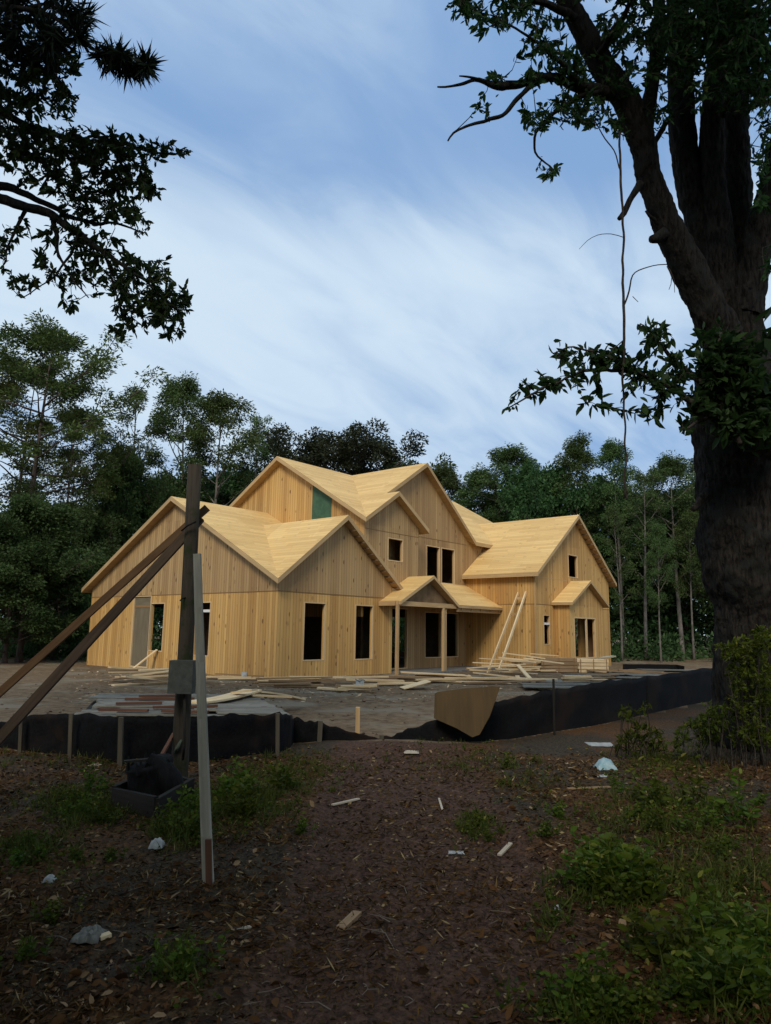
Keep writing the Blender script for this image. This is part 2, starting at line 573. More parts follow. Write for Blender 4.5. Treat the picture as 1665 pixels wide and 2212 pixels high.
# ------------------------------------------------------------------ leaf clouds (numpy)
LEAF = (np.array([(0, 0, 0), (0.28, 0.5, 0.05), (0.65, 0.42, 0.03), (1, 0, -0.10), (0.65, -0.42, 0.03), (0.28, -0.5, 0.05), (0.3, 0, -0.03), (0.66, 0, -0.06)]),
        [(0, 6, 1), (6, 7, 2, 1), (7, 3, 2), (0, 5, 6), (5, 4, 7, 6), (4, 3, 7)])
DIAMOND = (np.array([(0, 0, 0), (0.45, 0.5, 0.06), (1, 0, 0), (0.45, -0.5, -0.06)]), [(0, 3, 2, 1)])
BLADE = (np.array([(0, -0.5, 0), (0, 0.5, 0), (0.55, 0.35, 0.06), (0.55, -0.35, 0.06), (1, 0, 0.0)]), [(0, 1, 2, 3), (3, 2, 4)])


def unit(a):
    return a / np.maximum(np.linalg.norm(a, axis=-1, keepdims=True), 1e-9)


def leaf_arrays(rng, base, axis, length, width, shape, nrm=None, tone=None):
    n = len(base)
    axis = unit(axis)
    if nrm is None:
        nrm = rng.normal(size=(n, 3)) + np.array([0, 0, 0.6])
    side = unit(np.cross(nrm, axis))
    nz = np.cross(axis, side)
    sv, sf = shape
    P = (base[:, None, :] + axis[:, None, :] * (sv[None, :, 0:1] * length[:, None, None])
         + side[:, None, :] * (sv[None, :, 1:2] * width[:, None, None]) + nz[:, None, :] * (sv[None, :, 2:3] * length[:, None, None]))
    k = len(sv)
    if tone is None:
        tone = rng.random(n)
    return P.reshape(-1, 3), np.repeat(tone, k), k, n, sf


def leaf_object(name, chunks, mat, parent=None, origin=None):
    vs, ts, loops, starts, tot = [], [], [], [], []
    vo = lo = 0
    for (P, T, k, n, sf) in chunks:
        vs.append(P)
        ts.append(T)
        idx = np.arange(n) * k + vo
        per = [np.array(f) for f in sf]
        row = np.concatenate([np.asarray(f) for f in sf])
        lp = (idx[:, None] + row[None, :]).ravel()
        ln = np.array([len(f) for f in sf])
        st = np.concatenate([[0], np.cumsum(ln)[:-1]])
        starts.append((lo + np.arange(n)[:, None] * ln.sum() + st[None, :]).ravel())
        tot.append(np.tile(ln, n))
        loops.append(lp)
        vo += n * k
        lo += len(lp)
    vs = np.concatenate(vs).astype(np.float32)
    o3 = np.array(origin if origin is not None else (0, 0, 0), dtype=np.float32)
    vs = vs - o3
    ts = np.concatenate(ts).astype(np.float32)
    loops = np.concatenate(loops).astype(np.int32)
    starts = np.concatenate(starts).astype(np.int32)
    tot = np.concatenate(tot).astype(np.int32)
    me = bpy.data.meshes.new(name)
    me.vertices.add(len(vs))
    me.vertices.foreach_set('co', vs.ravel())
    me.loops.add(len(loops))
    me.loops.foreach_set('vertex_index', loops)
    me.polygons.add(len(starts))
    me.polygons.foreach_set('loop_start', starts)
    me.polygons.foreach_set('loop_total', tot)
    a = me.attributes.new('tone', 'FLOAT', 'POINT')
    a.data.foreach_set('value', ts)
    me.materials.append(mat)
    me.update(calc_edges=True)
    me.validate()
    o = bpy.data.objects.new(name, me)
    COL.objects.link(o)
    if parent is not None:
        o.parent = parent
        o.location = V(o3) - Vector(parent.location)
    else:
        o.location = V(o3)
    return o


# ------------------------------------------------------------------ the silt fence line (column, base row, top row of the survey)
FENCE_L = [(-90, 1609, 1590), (0, 1615, 1562), (60, 1622, 1545), (157, 1632, 1541), (265, 1650, 1549), (370, 1648, 1549),
           (480, 1640, 1546), (602, 1628, 1541), (626, 1618, 1544), (634, 1604, 1551), (690, 1603, 1560), (760, 1602, 1581), (822, 1599, 1595)]
FENCE_R = [(822, 1599, 1595), (880, 1603, 1576), (960, 1606, 1547), (1040, 1601, 1521), (1110, 1593, 1507), (1195, 1581, 1489),
           (1300, 1563, 1473), (1400, 1541, 1461), (1480, 1524, 1450), (1560, 1508, 1437), (1700, 1490, 1424), (1850, 1478, 1416)]


def fence_world(row):
    g = gy(row[0], row[1], 0.0)
    d = depth_of(g)
    return g, at(row[0], row[2], d)


_fx = np.array([r[0] for r in FENCE_L + FENCE_R[1:]], float)
_fd = np.array([depth_of(fence_world(r)[0]) for r in FENCE_L + FENCE_R[1:]])


_t0, _t1 = gp(985, 2.3), gp(862, 9.4)
_td = (_t1 - _t0)[:2] / np.linalg.norm((_t1 - _t0)[:2])
_mc = gp(880, 9.3)


def track_off(x, y):
    """sideways distance from the middle of the worn track"""
    return (x - _t0[0]) * _td[1] - (y - _t0[1]) * _td[0]


def gz(x, y):
    """height of the ground"""
    p = Vector((x, y, 0))
    dx, dy = x - CAM[0], y - CAM[1]
    r = math.hypot(dx, dy)
    k = max(0.0, min(1.0, (11.0 - r) / 5.0))
    h = (0.035 * noise.noise(p * 0.9) + 0.03 * noise.noise(p * 2.3)) * (0.35 + 0.65 * k)
    h += k * (0.016 * noise.noise(p * 7) + 0.009 * noise.noise(p * 17))
    if r < 11:
        s = abs(track_off(x, y))
        h -= 0.045 * math.exp(-((s - 0.55) / 0.17) ** 2) * k - 0.02 * math.exp(-((s - 0.95) / 0.2) ** 2) * k
        u = (x - _mc[0]) * _td[0] + (y - _mc[1]) * _td[1]
        v = track_off(x, y) - track_off(_mc[0], _mc[1])
        h += 0.10 * math.exp(-(u / 0.55) ** 2 - (v / 1.3) ** 2)
    far = max(0.0, min(1.0, (r - 30) / 60.0))
    h += far * 0.8 * (noise.noise(p * 0.03) + 0.2)
    if -2 < x < 21 and -4.5 < y < 13:
        h = min(h, -0.02)
    return h


def build_ground():
    rng = np.random.default_rng(3)
    f2 = Vector((FW[0], FW[1], 0)).normalized()
    a0 = math.atan2(f2.y, f2.x)
    angs = list(np.linspace(-math.radians(40), math.radians(40), 380)) + list(np.linspace(math.radians(42), math.radians(318), 70))
    rad = [0.3]
    while rad[-1] < 14:
        rad.append(rad[-1] * 1.011 + 0.006)
    while rad[-1] < 900:
        rad.append(rad[-1] * 1.07)
    na, nr = len(angs), len(rad)
    vs = []
    zone, trk = [], []
    for r in rad:
        for a in angs:
            x, y = CAM[0] + r * math.cos(a0 + a), CAM[1] + r * math.sin(a0 + a)
            vs.append((x, y, gz(x, y)))
            trk.append(math.exp(-(track_off(x, y) / 0.95) ** 4) if r < 10 else 0.0)
            d = np.array([x, y, 0.0]) - CAM
            w = d @ FW
            if w > 0.2:
                col = 832.5 + FPX * (d @ RT) / w
                fd = np.interp(col, _fx, _fd)
                u_ = (x - _mc[0]) * _td[0] + (y - _mc[1]) * _td[1] - 0.25
                v_ = track_off(x, y) - track_off(_mc[0], _mc[1])
                zone.append(1.0 if w > fd - 0.05 else 0.62 * math.exp(-(u_ / 0.35) ** 2 - (v_ / 1.2) ** 2))
            else:
                zone.append(0.0)
    fs = []
    for i in range(nr - 1):
        for j in range(na):
            k = (j + 1) % na
            fs.append((i * na + j, i * na + k, (i + 1) * na + k, (i + 1) * na + j))
    c = len(vs)
    vs.append((CAM[0], CAM[1], 0))
    zone.append(0.0)
    trk.append(0.0)
    for j in range(na):
        fs.append((c, (j + 1) % na, j))
    me = bpy.data.meshes.new('ground')
    me.from_pydata(vs, [], fs)
    me.polygons.foreach_set('use_smooth', [True] * len(me.polygons))
    at_ = me.attributes.new('site', 'FLOAT', 'POINT')
    at_.data.foreach_set('value', zone)
    at2 = me.attributes.new('track', 'FLOAT', 'POINT')
    at2.data.foreach_set('value', trk)
    # material: dark forest soil, reddish mulch, purple-brown worn track, pale graded dirt behind the fence
    m, t, bs = material('ground')
    tc = t.nodes.new('ShaderNodeTexCoord')
    ob = tc.outputs['Object']
    fine = noise_tex(t, ob, 28, 8, 0.72, 0.3)
    mid = noise_tex(t, ob, 5, 6, 0.68, 0.5)
    big = noise_tex(t, ob, 0.55, 4, 0.6, 0.4)
    big2 = noise_tex(t, mapping(t, ob, (1, 1, 1), (31, 7, 0)), 0.8, 4, 0.6, 0.4)
    soil = mix_col(t, smooth(t, fine, 0.36, 0.66), (0.016, 0.0115, 0.006), (0.078, 0.054, 0.028))
    mulch = mix_col(t, smooth(t, fine, 0.36, 0.66), (0.030, 0.0138, 0.0042), (0.145, 0.067, 0.019))
    track = mix_col(t, smooth(t, fine, 0.36, 0.66), (0.032, 0.0155, 0.009), (0.122, 0.062, 0.036))
    c = mix_col(t, smooth(t, big, 0.44, 0.58), soil, mulch)
    tk = t.nodes.new('ShaderNodeAttribute')
    tk.attribute_name = 'track'
    tf = math_node(t, 'ADD', tk.outputs['Fac'], math_node(t, 'MULTIPLY', math_node(t, 'SUBTRACT', mid, 0.5), 0.9))
    c = mix_col(t, smooth(t, tf, 0.35, 0.75), c, track)
    dirt = mix_col(t, smooth(t, mid, 0.34, 0.68), (0.092, 0.059, 0.030), (0.225, 0.152, 0.083))
    dirt = mix_col(t, math_node(t, 'MULTIPLY', smooth(t, fine, 0.5, 0.7), 0.5), dirt, (0.075, 0.05, 0.034))
    dirt = mix_col(t, smooth(t, big, 0.5, 0.62), dirt, (0.2, 0.163, 0.108))
    zn = t.nodes.new('ShaderNodeAttribute')
    zn.attribute_name = 'site'
    zf = math_node(t, 'ADD', zn.outputs['Fac'], math_node(t, 'MULTIPLY', math_node(t, 'SUBTRACT', mid, 0.5), 0.5))
    c = mix_col(t, smooth(t, zf, 0.35, 0.65), c, dirt)
    t.links.new(c, bs.inputs['Base Color'])
    bs.inputs['Roughness'].default_value = 0.92
    bs.inputs['Specular IOR Level'].default_value = 0.2
    h = math_node(t, 'ADD', math_node(t, 'MULTIPLY', fine, 0.5), mid)
    bump(t, bs, h, 0.9, 0.03)
    me.materials.append(m)
    o = bpy.data.objects.new('ground', me)
    COL.objects.link(o)
    tag(o, 'dark littered forest soil running back to pale graded dirt', 'ground', kind='structure')


build_ground()
# ------------------------------------------------------------------ the house (x along its front, y away from the viewer, z up)
house = empty('timber_house', (0, 0, 0), 'unfinished two storey timber house with bare pine walls and steep board roofs', 'house')
TH = 0.12


def P3(ax, val, h, z):
    return (val, h, z) if ax == 'x' else (h, val, z)


def wall(ax, val, outline, holes=(), inward=1, mat='wall', th=TH, name='wall'):
    """wall in the plane ax=val with rectangular openings (h0, z0, h1, z1); thickness goes towards inward"""
    pts = [Vector(p) for p in outline]
    edges = [(i, (i + 1) % len(pts)) for i in range(len(pts))]
    loops = [list(range(len(pts)))]
    for (h0, z0, h1, z1) in holes:
        o = len(pts)
        pts += [Vector((h0, z0)), Vector((h1, z0)), Vector((h1, z1)), Vector((h0, z1))]
        loops.append([o, o + 1, o + 2, o + 3])
        edges += [(o + i, o + (i + 1) % 4) for i in range(4)]
    vo, eo, fo, *_ = delaunay_2d_cdt(pts, edges, [], 1, 1e-6)
    tris = []
    for f in fo:
        c = sum((vo[i] for i in f), Vector((0, 0))) / len(f)
        if any(h0 < c.x < h1 and z0 < c.y < z1 for (h0, z0, h1, z1) in holes):
            continue
        tris.append(tuple(f))
    mb = MB()
    flip = (ax == 'x') == (inward > 0)
    A = [P3(ax, val, p.x, p.y) for p in vo]
    B = [P3(ax, val + inward * th, p.x, p.y) for p in vo]
    fr = [tuple(reversed(f)) if flip else f for f in tris]
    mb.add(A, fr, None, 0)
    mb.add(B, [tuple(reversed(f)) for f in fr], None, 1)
    for li, lp in enumerate(loops):
        n = len(lp)
        for i in range(n):
            a, b = pts[lp[i]], pts[lp[(i + 1) % n]]
            q = [P3(ax, val, a.x, a.y), P3(ax, val + inward * th, a.x, a.y), P3(ax, val + inward * th, b.x, b.y), P3(ax, val, b.x, b.y)]
            if flip != (li > 0):
                q.reverse()
            mb.add(q, [(0, 1, 2, 3)], None, 0)
    return mb.build(name, [MAT[mat], MAT['inner']], house)


def window(ax, val, rect, out=-1, mull=None, transom=None, name='window', mat='frame', label=None, w=0.032):
    h0, z0, h1, z1 = rect
    mb = MB()
    a, b = val + out * 0.012, val - out * 0.05
    lo, hi = min(a, b), max(a, b)

    def bar(ha, za, hb, zb, m=0, e=0.0):
        if ax == 'x':
            mb.box((lo - e, ha, za), (hi + e, hb, zb), mi=m)
        else:
            mb.box((ha, lo - e, za), (hb, hi + e, zb), mi=m)
    bar(h0 - w, z0 - w, h0 + 0.003, z1 + w)
    bar(h1 - 0.003, z0 - w, h1 + w, z1 + w)
    bar(h0 + 0.003, z1 - 0.003, h1 - 0.003, z1 + w)
    bar(h0 + 0.003, z0 - w, h1 - 0.003, z0 + 0.003)
    o = mb.build(name, MAT[mat], house)
    if label:
        o['label'] = label
    for (k, nm, hh) in ((mull, 'mullion', True), (transom, 'transom', False)):
        if k is None:
            continue
        mb = MB()
        if hh:
            bar(k - 0.05, z0 + 0.004, k + 0.05, z1 - 0.004)
        else:
            bar(h0 + 0.004, k - 0.045, h1 - 0.004, k + 0.045)
        mb.build(nm, MAT['frame' if hh else 'whiteframe'], o)
    return o


def roof(pts, zf, name='roof', th=0.17, mat='roof'):
    loop = [(x, y, zf(x, y)) for x, y in pts]
    n = Vector((0, 0, 0))
    for i in range(len(loop)):
        a, b = Vector(loop[i]), Vector(loop[(i + 1) % len(loop)])
        n += a.cross(b)
    if n.z < 0:
        loop.reverse()
    mb = MB()
    nn = n.normalized()
    h = Vector((0, 0, 1)).cross(nn if nn.z > 0 else -nn).normalized()
    mb.slab(loop, (0, 0, -th), tuple(h), 0, 1)
    return mb.build(name, [MAT[mat], MAT['fascia']], house)


def strip(lo, hi, mat='seam', name='seam_strip'):
    mb = MB()
    mb.box(lo, hi)
    return mb.build(name, MAT[mat], house)


O = 0.31
# roof planes
zA1 = lambda x, y: 3.063 + 0.537 * (y + O) if y <= 5.68 else 3.063 + 0.537 * (11.67 - y)
zA2 = lambda x, y: 3.063 + 0.7598 * (3.1345 - abs(x - 2.8245))
zM1 = lambda x, y: 5.548 + 0.6027 * (y + 0.07)
zMb = lambda x, y: 8.529 - 0.6027 * (y - 4.873)
zG1 = lambda x, y: 5.548 + 0.647 * (x - 4.01)
zS2 = lambda x, y: 6.80 - 0.648 * (x - 5.944)
zG2 = lambda x, y: 8.529 - 0.797 * (x - 8.618)
zM2 = lambda x, y: 5.55 + 0.6923 * (y - 0.57)
zC1 = lambda x, y: 4.0 + 0.709 * (x - 11.64)
zC2 = lambda x, y: 4.0 + 0.709 * (19.94 - x)
roof([(-O, -O), (2.8245, 4.126), (4.34, 1.98), (4.34, 5.68), (-O, 5.68)], zA1)
roof([(-O, 5.68), (5.96, 5.68), (5.96, 11.67), (-O, 11.67)], lambda x, y: 3.063 + 0.537 * (11.67 - y))
roof([(-O, -O), (2.8245, -O), (2.8245, 4.126)], zA2)
roof([(2.8245, -O), (5.96, -O), (2.8245, 4.126)], zA2)
roof([(4.01, -0.07), (8.618, 4.873), (4.01, 4.873)], zM1)
roof([(4.01, 4.873), (16.9, 4.873), (20.3, 9.8), (4.01, 9.8)], zMb)
roof([(4.01, -0.07), (5.944, -0.07), (5.944, 0.57), (8.618, 0.57), (8.618, 4.873)], zG1)
roof([(5.944, -0.07), (7.88, -0.07), (7.88, 0.87), (5.944, 0.87)], zS2)
roof([(8.618, 0.57), (12.36, 0.57), (8.618, 4.873)], zG2)
roof([(8.618, 4.873), (12.36, 0.57), (20.3, 0.57), (16.9, 4.873)], zM2)
roof([(16.9, 4.873), (20.3, 0.57), (20.3, 9.8)], lambda x, y: 8.529 - 0.876 * (x - 16.9))
roof([(11.64, -2.87), (15.79, -2.87), (15.79, 2.587), (13.83, 0.57), (13.83, 0.87), (11.64, 0.87)], zC1)
roof([(15.79, -2.87), (19.94, -2.87), (19.94, 0.87), (17.75, 0.87), (17.75, 0.57), (15.79, 2.587)], zC2)
# bay roof on the right wing
zb1 = lambda x, y: 3.85 - 0.53 * (15.36 - x)
zb2 = lambda x, y: 3.85 - 0.53 * (x - 15.36)
roof([(13.42, -3.53), (15.36, -3.53), (15.36, -2.563), (13.42, -2.563)], zb1, 'bay_roof', 0.12)
roof([(15.36, -3.53), (17.3, -3.53), (17.3, -2.563), (15.36, -2.563)], zb2, 'bay_roof', 0.12)
# porch roof
zp1 = lambda x, y: 3.6 - 0.513 * (6.93 - x)
zp2 = lambda x, y: 3.6 - 0.62 * (x - 6.93)
roof([(4.91, -1.0), (6.93, -1.0), (6.93, 0.237), (5.655, 0.237), (5.655, -0.003), (4.91, -0.003)], zp1, 'porch_roof', 0.12)
roof([(6.93, -1.0), (8.607, -1.0), (6.93, 0.876)], zp2, 'porch_roof', 0.12)
roof([(8.607, -1.0), (11.946, -1.0), (11.946, 0.876), (6.94, 0.876)], lambda x, y: 2.56 + 0.532 * (y + 1.0), 'porch_roof', 0.12)

T = 0.176
# garage wing
hA = [(7.02, 0.08, 8.13, 2.66), (6.13, 0.68, 6.96, 2.38), (3.40, 0.6, 4.25, 2.38)]
wall('x', 0.0, [(TH + .002, -0.12), (11.36, -0.12), (11.36, 2.7), (TH + .002, 2.7)], hA, 1)
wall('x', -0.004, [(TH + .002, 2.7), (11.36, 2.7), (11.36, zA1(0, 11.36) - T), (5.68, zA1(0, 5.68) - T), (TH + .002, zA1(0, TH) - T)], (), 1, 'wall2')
hF = [(1.16, 0.55, 2.10, 2.37), (3.64, 0.53, 4.54, 2.37)]
wall('y', 0.0, [(0, -0.12), (5.65, -0.12), (5.65, 2.7), (0, 2.7)], hF, 1)
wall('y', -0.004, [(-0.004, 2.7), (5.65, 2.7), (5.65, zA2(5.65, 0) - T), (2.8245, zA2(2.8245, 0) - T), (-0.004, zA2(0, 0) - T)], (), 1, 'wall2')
wall('x', 5.65, [(TH + .002, -0.12), (0.876, -0.12), (0.876, 3.0), (TH + .002, 3.0)], (), -1)
wall('y', 11.36, [(TH + .002, -0.12), (5.6, -0.12), (5.6, 3.0), (TH + .002, 3.0)], [(2.1, 0.3, 4.6, 2.4)], -1)
window('y', 0, hF[0]); window('y', 0, hF[1])
window('x', 0, hA[2], transom=2.10)
window('x', 0, hA[1])
d = window('x', 0, hA[0], name='door_opening', w=0.05)
mb = MB(); mb.box((0.035, 7.03, 0.1), (0.06, 8.12, 2.25)); mb.box((0.03, 7.03, 2.34), (0.06, 8.12, 2.65)); mb.build('door_panel', MAT['greypanel'], d)
mb = MB(); mb.box((0.02, 7.02, 2.25), (0.075, 8.13, 2.34)); mb.build('transom', MAT['seam'], d)
# second storey, its left gable wall, the front bay, the large front gable
wall('x', 4.32, [(0.362, 2.0), (9.5, 2.0), (9.5, zMb(0, 9.5) - T), (4.873, 8.529 - T), (0.362, zM1(0, 0.362) - T)], (), 1)
hS = [(5.67, 4.16, 6.54, 4.98)]
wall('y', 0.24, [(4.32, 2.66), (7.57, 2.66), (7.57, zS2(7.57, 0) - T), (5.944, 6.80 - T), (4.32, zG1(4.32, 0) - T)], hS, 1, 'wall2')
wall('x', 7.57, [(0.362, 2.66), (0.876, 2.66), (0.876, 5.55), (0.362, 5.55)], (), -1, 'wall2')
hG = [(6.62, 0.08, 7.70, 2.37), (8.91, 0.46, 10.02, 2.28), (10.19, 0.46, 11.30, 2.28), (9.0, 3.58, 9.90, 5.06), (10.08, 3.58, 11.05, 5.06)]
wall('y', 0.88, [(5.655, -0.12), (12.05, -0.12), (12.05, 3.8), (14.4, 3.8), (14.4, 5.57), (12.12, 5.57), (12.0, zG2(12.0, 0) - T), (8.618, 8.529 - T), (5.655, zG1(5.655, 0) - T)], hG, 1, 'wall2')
window('y', 0.24, hS[0])
window('y', 0.88, hG[1]); window('y', 0.88, hG[2])
window('y', 0.88, hG[3]); window('y', 0.88, hG[4])
window('y', 0.88, hG[0], name='door_opening')
# right wing
wall('x', 11.95, [(-2.438, -0.12), (0.877, -0.12), (0.877, zC1(11.95, 0) - T), (-2.438, zC1(11.95, 0) - T)], (), 1)
hC = [(12.66, 1.05, 13.18, 2.24), (15.17, 4.05, 16.10, 5.04), (14.08, 0.48, 16.2, 2.16)]
wall('y', -2.56, [(11.95, -0.12), (19.63, -0.12), (19.63, zC2(19.63, 0) - T), (15.79, zC1(15.79, 0) - T), (11.95, zC1(11.95, 0) - T)], hC, 1)
wall('x', 19.63, [(-2.438, -0.12), (0.9, -0.12), (0.9, 4.0), (-2.438, 4.0)], [(-1.9, 0.25, 0.6, 2.3)], -1)
window('y', -2.56, hC[0], transom=1.90)
window('y', -2.56, hC[1])
hB = [(14.08, 0.48, 16.2, 2.16)]
wall('y', -3.28, [(13.62, -0.12), (17.1, -0.12), (17.1, zb2(17.1, 0) - 0.126), (15.36, 3.85 - 0.126), (13.62, zb1(13.62, 0) - 0.126)], hB, 1, name='bay_wall')
wall('x', 13.62, [(-3.158, -0.12), (-2.563, -0.12), (-2.563, zb1(13.62, 0) - .126), (-3.158, zb1(13.62, 0) - .126)], (), 1, name='bay_wall')
wall('x', 17.1, [(-3.158, -0.12), (-2.563, -0.12), (-2.563, zb1(13.62, 0) - .126), (-3.158, zb1(13.62, 0) - .126)], (), -1, name='bay_wall')
window('y', -3.28, hB[0], mull=15.30, w=0.05)
# hidden sides close the house
wall('y', 9.5, [(4.45, -0.12), (19.8, -0.12), (19.8, 5.5), (4.45, 5.5)], [(12.2, 0.3, 14.2, 2.3), (16, 0.3, 18.6, 2.3)], -1)
wall('x', 19.85, [(0.95, -0.12), (9.37, -0.12), (9.37, 5.6), (0.95, 5.6)], [(2, 0.3, 5, 2.3)], -1)
# floors
mb = MB(); mb.box((0.13, 0.13, -0.2), (5.5, 11.2, 0.03)); mb.box((5.8, 1.02, -0.2), (19.6, 9.3, 0.03)); mb.box((12.1, -2.4, -0.2), (19.4, 0.9, 0.03))
mb.box((5.66, -1.15, -0.2), (11.94, 0.87, 0.035)); mb.build('floor_slab', MAT['concrete'], house)
mb = MB(); mb.box((0.13, 0.13, 2.72), (5.5, 11.2, 2.8)); mb.box((5.8, 1.02, 2.72), (19.6, 9.3, 2.85)); mb.box((12.1, -2.4, 2.72), (19.4, 0.9, 2.84)); mb.build('upper_floor', MAT['inner'], house)
mb = MB(); mb.box((8.0, 3.6, 0.03), (8.12, 9.3, 2.72)); mb.box((0.14, 4.9, 0.03), (5.5, 5.0, 2.72)); mb.box((12.2, 1.0, 2.85), (12.3, 9.3, 5.2)); mb.build('partition', MAT['inner'], house)
# foundation edge
mb = MB()
mb.box((0.015, 0.015, -0.35), (5.64, 11.34, -0.122)); mb.build('foundation', MAT['concrete'], house)
mb = MB(); mb.box((11.965, -2.545, -0.35), (19.6, 0.9, -0.122)); mb.box((13.64, -3.26, -0.35), (17.08, -2.55, -0.122))
mb.build('foundation', MAT['concrete'], house)
# seams between the wall panels
strip((-0.013, 0.0, 2.687), (-0.0045, 11.36, 2.713)); strip((-0.013, -0.013, 2.687), (5.652, -0.0045, 2.713))
strip((-0.012, 0.93, 2.716), (-0.0045, 0.955, 3.42)); strip((11.942, -2.56, 2.685), (11.95, 0.87, 2.712))
strip((11.942, -2.568, 2.685), (13.5, -2.56, 2.712)); strip((17.3, -2.568, 2.685), (19.63, -2.56, 2.712))
strip((11.942, -2.567, 3.83), (15.1, -2.56, 3.855), 'fascia'); strip((7.58, 0.872, 5.38), (12.0, 0.88, 5.405))
strip((4.32, 0.232, 5.20), (7.57, 0.24, 5.222)); strip((8.60, 0.872, 5.41), (8.622, 0.88, 8.3), 'fascia')
# corner boards
for (x, y) in ((11.935, -2.575),):
    strip((x, y, 0.0), (x + 0.05, y + 0.05, 3.98), 'fascia', 'corner_board')
# green sheet standing in the upper gable wall
mb = MB()
pp = [(4.305, 3.02, 4.9), (4.305, 1.98, 4.9), (4.305, 1.98, zM1(0, 1.98) - T - 0.01), (4.305, 3.02, zM1(0, 3.02) - T - 0.01)]
mb.slab(pp, (0.012, 0, 0)); g = mb.build('gable_sheet', MAT['green'], house); g['label'] = 'dark green sheet closing the gap in the upper gable wall'
# porch timbers
for (x, y, w) in ((4.90, -0.85, 0.10), (7.68, -0.88, 0.085), (7.92, -0.80, 0.085)):
    mb = MB(); mb.beam((x, y, -0.1), (x + 0.01, y, 2.40), w, w, (1, 0, 0)); mb.build('porch_post', MAT['post'], house)
for (a, b) in (((4.86, -0.85, 2.49), (8.65, -0.85, 2.49)), ((8.66, -0.85, 2.38), (11.94, -0.85, 2.38)), ((4.90, -0.78, 2.49), (4.90, -0.01, 2.49))):
    mb = MB(); mb.beam(a, b, 0.10, 0.17); mb.build('porch_beam', MAT['post'], house)
for k in range(5):
    x = 8.9 + k * 0.72
    mb = MB(); mb.beam((x, -0.95, 2.40), (x, 0.87, 3.37), 0.05, 0.12); mb.build('rafter', MAT['post'], house)
mb = MB(); mb.slab([(5.25, -0.70, 2.59), (8.35, -0.70, 2.59), (6.93, -0.70, 3.42)], (0, 0.03, 0)); mb.build('porch_gable_board', MAT['inner'], house)
# rafter tails under the rakes
def lookouts(x0, z0, x1, z1, y0, y1, n, mat='fascia'):
    for k in range(n):
        t = (k + 0.5) / n
        x, z = x0 + (x1 - x0) * t, z0 + (z1 - z0) * t
        mb = MB(); mb.beam((x, y0, z), (x, y1, z), 0.05, 0.09); mb.build('rafter_tail', MAT[mat], house)
lookouts(3.1, 5.24 - .175, 5.8, 3.19 - .175, -0.29, -0.006, 11, 'inner')
lookouts(15.95, 6.83 - .18, 19.75, 4.14 - .18, -2.85, -2.562, 13, 'inner')
# ------------------------------------------------------------------ ladder and lumber round the house
def timber(name, p0, p1, w, h, mat, label, cat, group=None, up=(0, 0, 1), bend=0.0, w1=None, h1=None):
    mb = MB()
    mb.beam(p0, p1, w, h, up, w1, h1, bend=bend)
    c = (V(p0) + V(p1)) / 2
    return tag(mb.build(name, MAT[mat], None, c), label, cat, group)


lad = empty('plank_ladder', (9.4, -2.2, 0), 'two rail plank ladder leaning on the right wing beside the porch', 'ladder')
for (a, b) in (((9.02, -2.0, -0.10), (11.90, -1.80, 3.16)), ((8.98, -2.52, 0.02), (11.90, -2.16, 3.19))):
    mb = MB(); mb.beam(a, b, 0.05, 0.12); mb.build('rail', MAT['lumber'], lad)
mb = MB(); mb.beam((11.70, -1.84, 2.93), (11.70, -2.20, 2.93), 0.05, 0.10); mb.build('cleat', MAT['post'], lad)
mb = MB(); mb.beam((11.1, -1.88, 2.26), (11.1, -2.25, 2.26), 0.04, 0.07); mb.build('cleat', MAT['post'], lad)

timber('leaning_board', gy(282, 1448, 0.0), (-0.05, 6.35, 0.72), 0.14, 0.03, 'lumber', 'pale board propped against the window sill of the garage wall', 'board')

RN = random.Random(11)


def scatter_boards(xs, ys, n, ang, spread, lmin, lmax, label, group, z0=0.0, mat='lumber', dz=0.03, w=(0.12, 0.22), tilt=0.02, seed=0):
    """boards lying about: xs, ys are the columns / rows of the patch on the ground"""
    r = random.Random(seed)
    for k in range(n):
        c = gy(r.uniform(*xs), r.uniform(*ys), 0.0)
        a = math.radians(ang + r.uniform(-spread, spread))
        L = r.uniform(lmin, lmax)
        z = z0 + 0.02 + dz * k
        d = np.array([math.cos(a) * L / 2, math.sin(a) * L / 2, r.uniform(-tilt, tilt) * L])
        c = np.array([c[0], c[1], z + abs(d[2])])
        old = mat == 'lumber' and r.random() < 0.22
        timber('board', c - d, c + d, r.uniform(*w), r.uniform(.028, .05), 'lumber_old' if old else mat, label, 'board', group)


VIEW = math.degrees(math.atan2(FW[1], FW[0]))      # heading of the view
ACR = VIEW - 90                                    # straight across the picture
scatter_boards((300, 372), (1468, 1480), 11, ACR + 35, 22, 1.4, 2.6, 'sawn offcut board in the loose pile beyond the utility pole', 'boards piled beyond the pole', 0.0, dz=0.035, tilt=0.06, seed=1)
scatter_boards((455, 520), (1462, 1468), 3, ACR, 8, 1.2, 2.2, 'sawn board on the dirt in front of the garage corner with a white can', 'boards by the garage corner', seed=2)
scatter_boards((600, 690), (1473, 1478), 6, ACR, 6, 1.4, 2.2, 'sawn board in the low stack before the garage front windows', 'boards below the garage windows', dz=0.03, seed=3)
scatter_boards((600, 680), (1480, 1484), 2, ACR, 3, 1.2, 1.6, 'brown board on the dirt before the garage front', 'brown boards before the garage', mat='lumber_old', seed=33)
scatter_boards((700, 780), (1490, 1496), 5, ACR - 5, 20, 0.7, 1.3, 'short sawn offcut lying by the paint bucket', 'offcuts by the paint bucket', seed=4)
scatter_boards((790, 860), (1472, 1482), 7, ACR + 8, 18, 1.0, 1.9, 'sawn board in the messy pile before the left porch post', 'boards before the porch post', dz=0.03, seed=5)
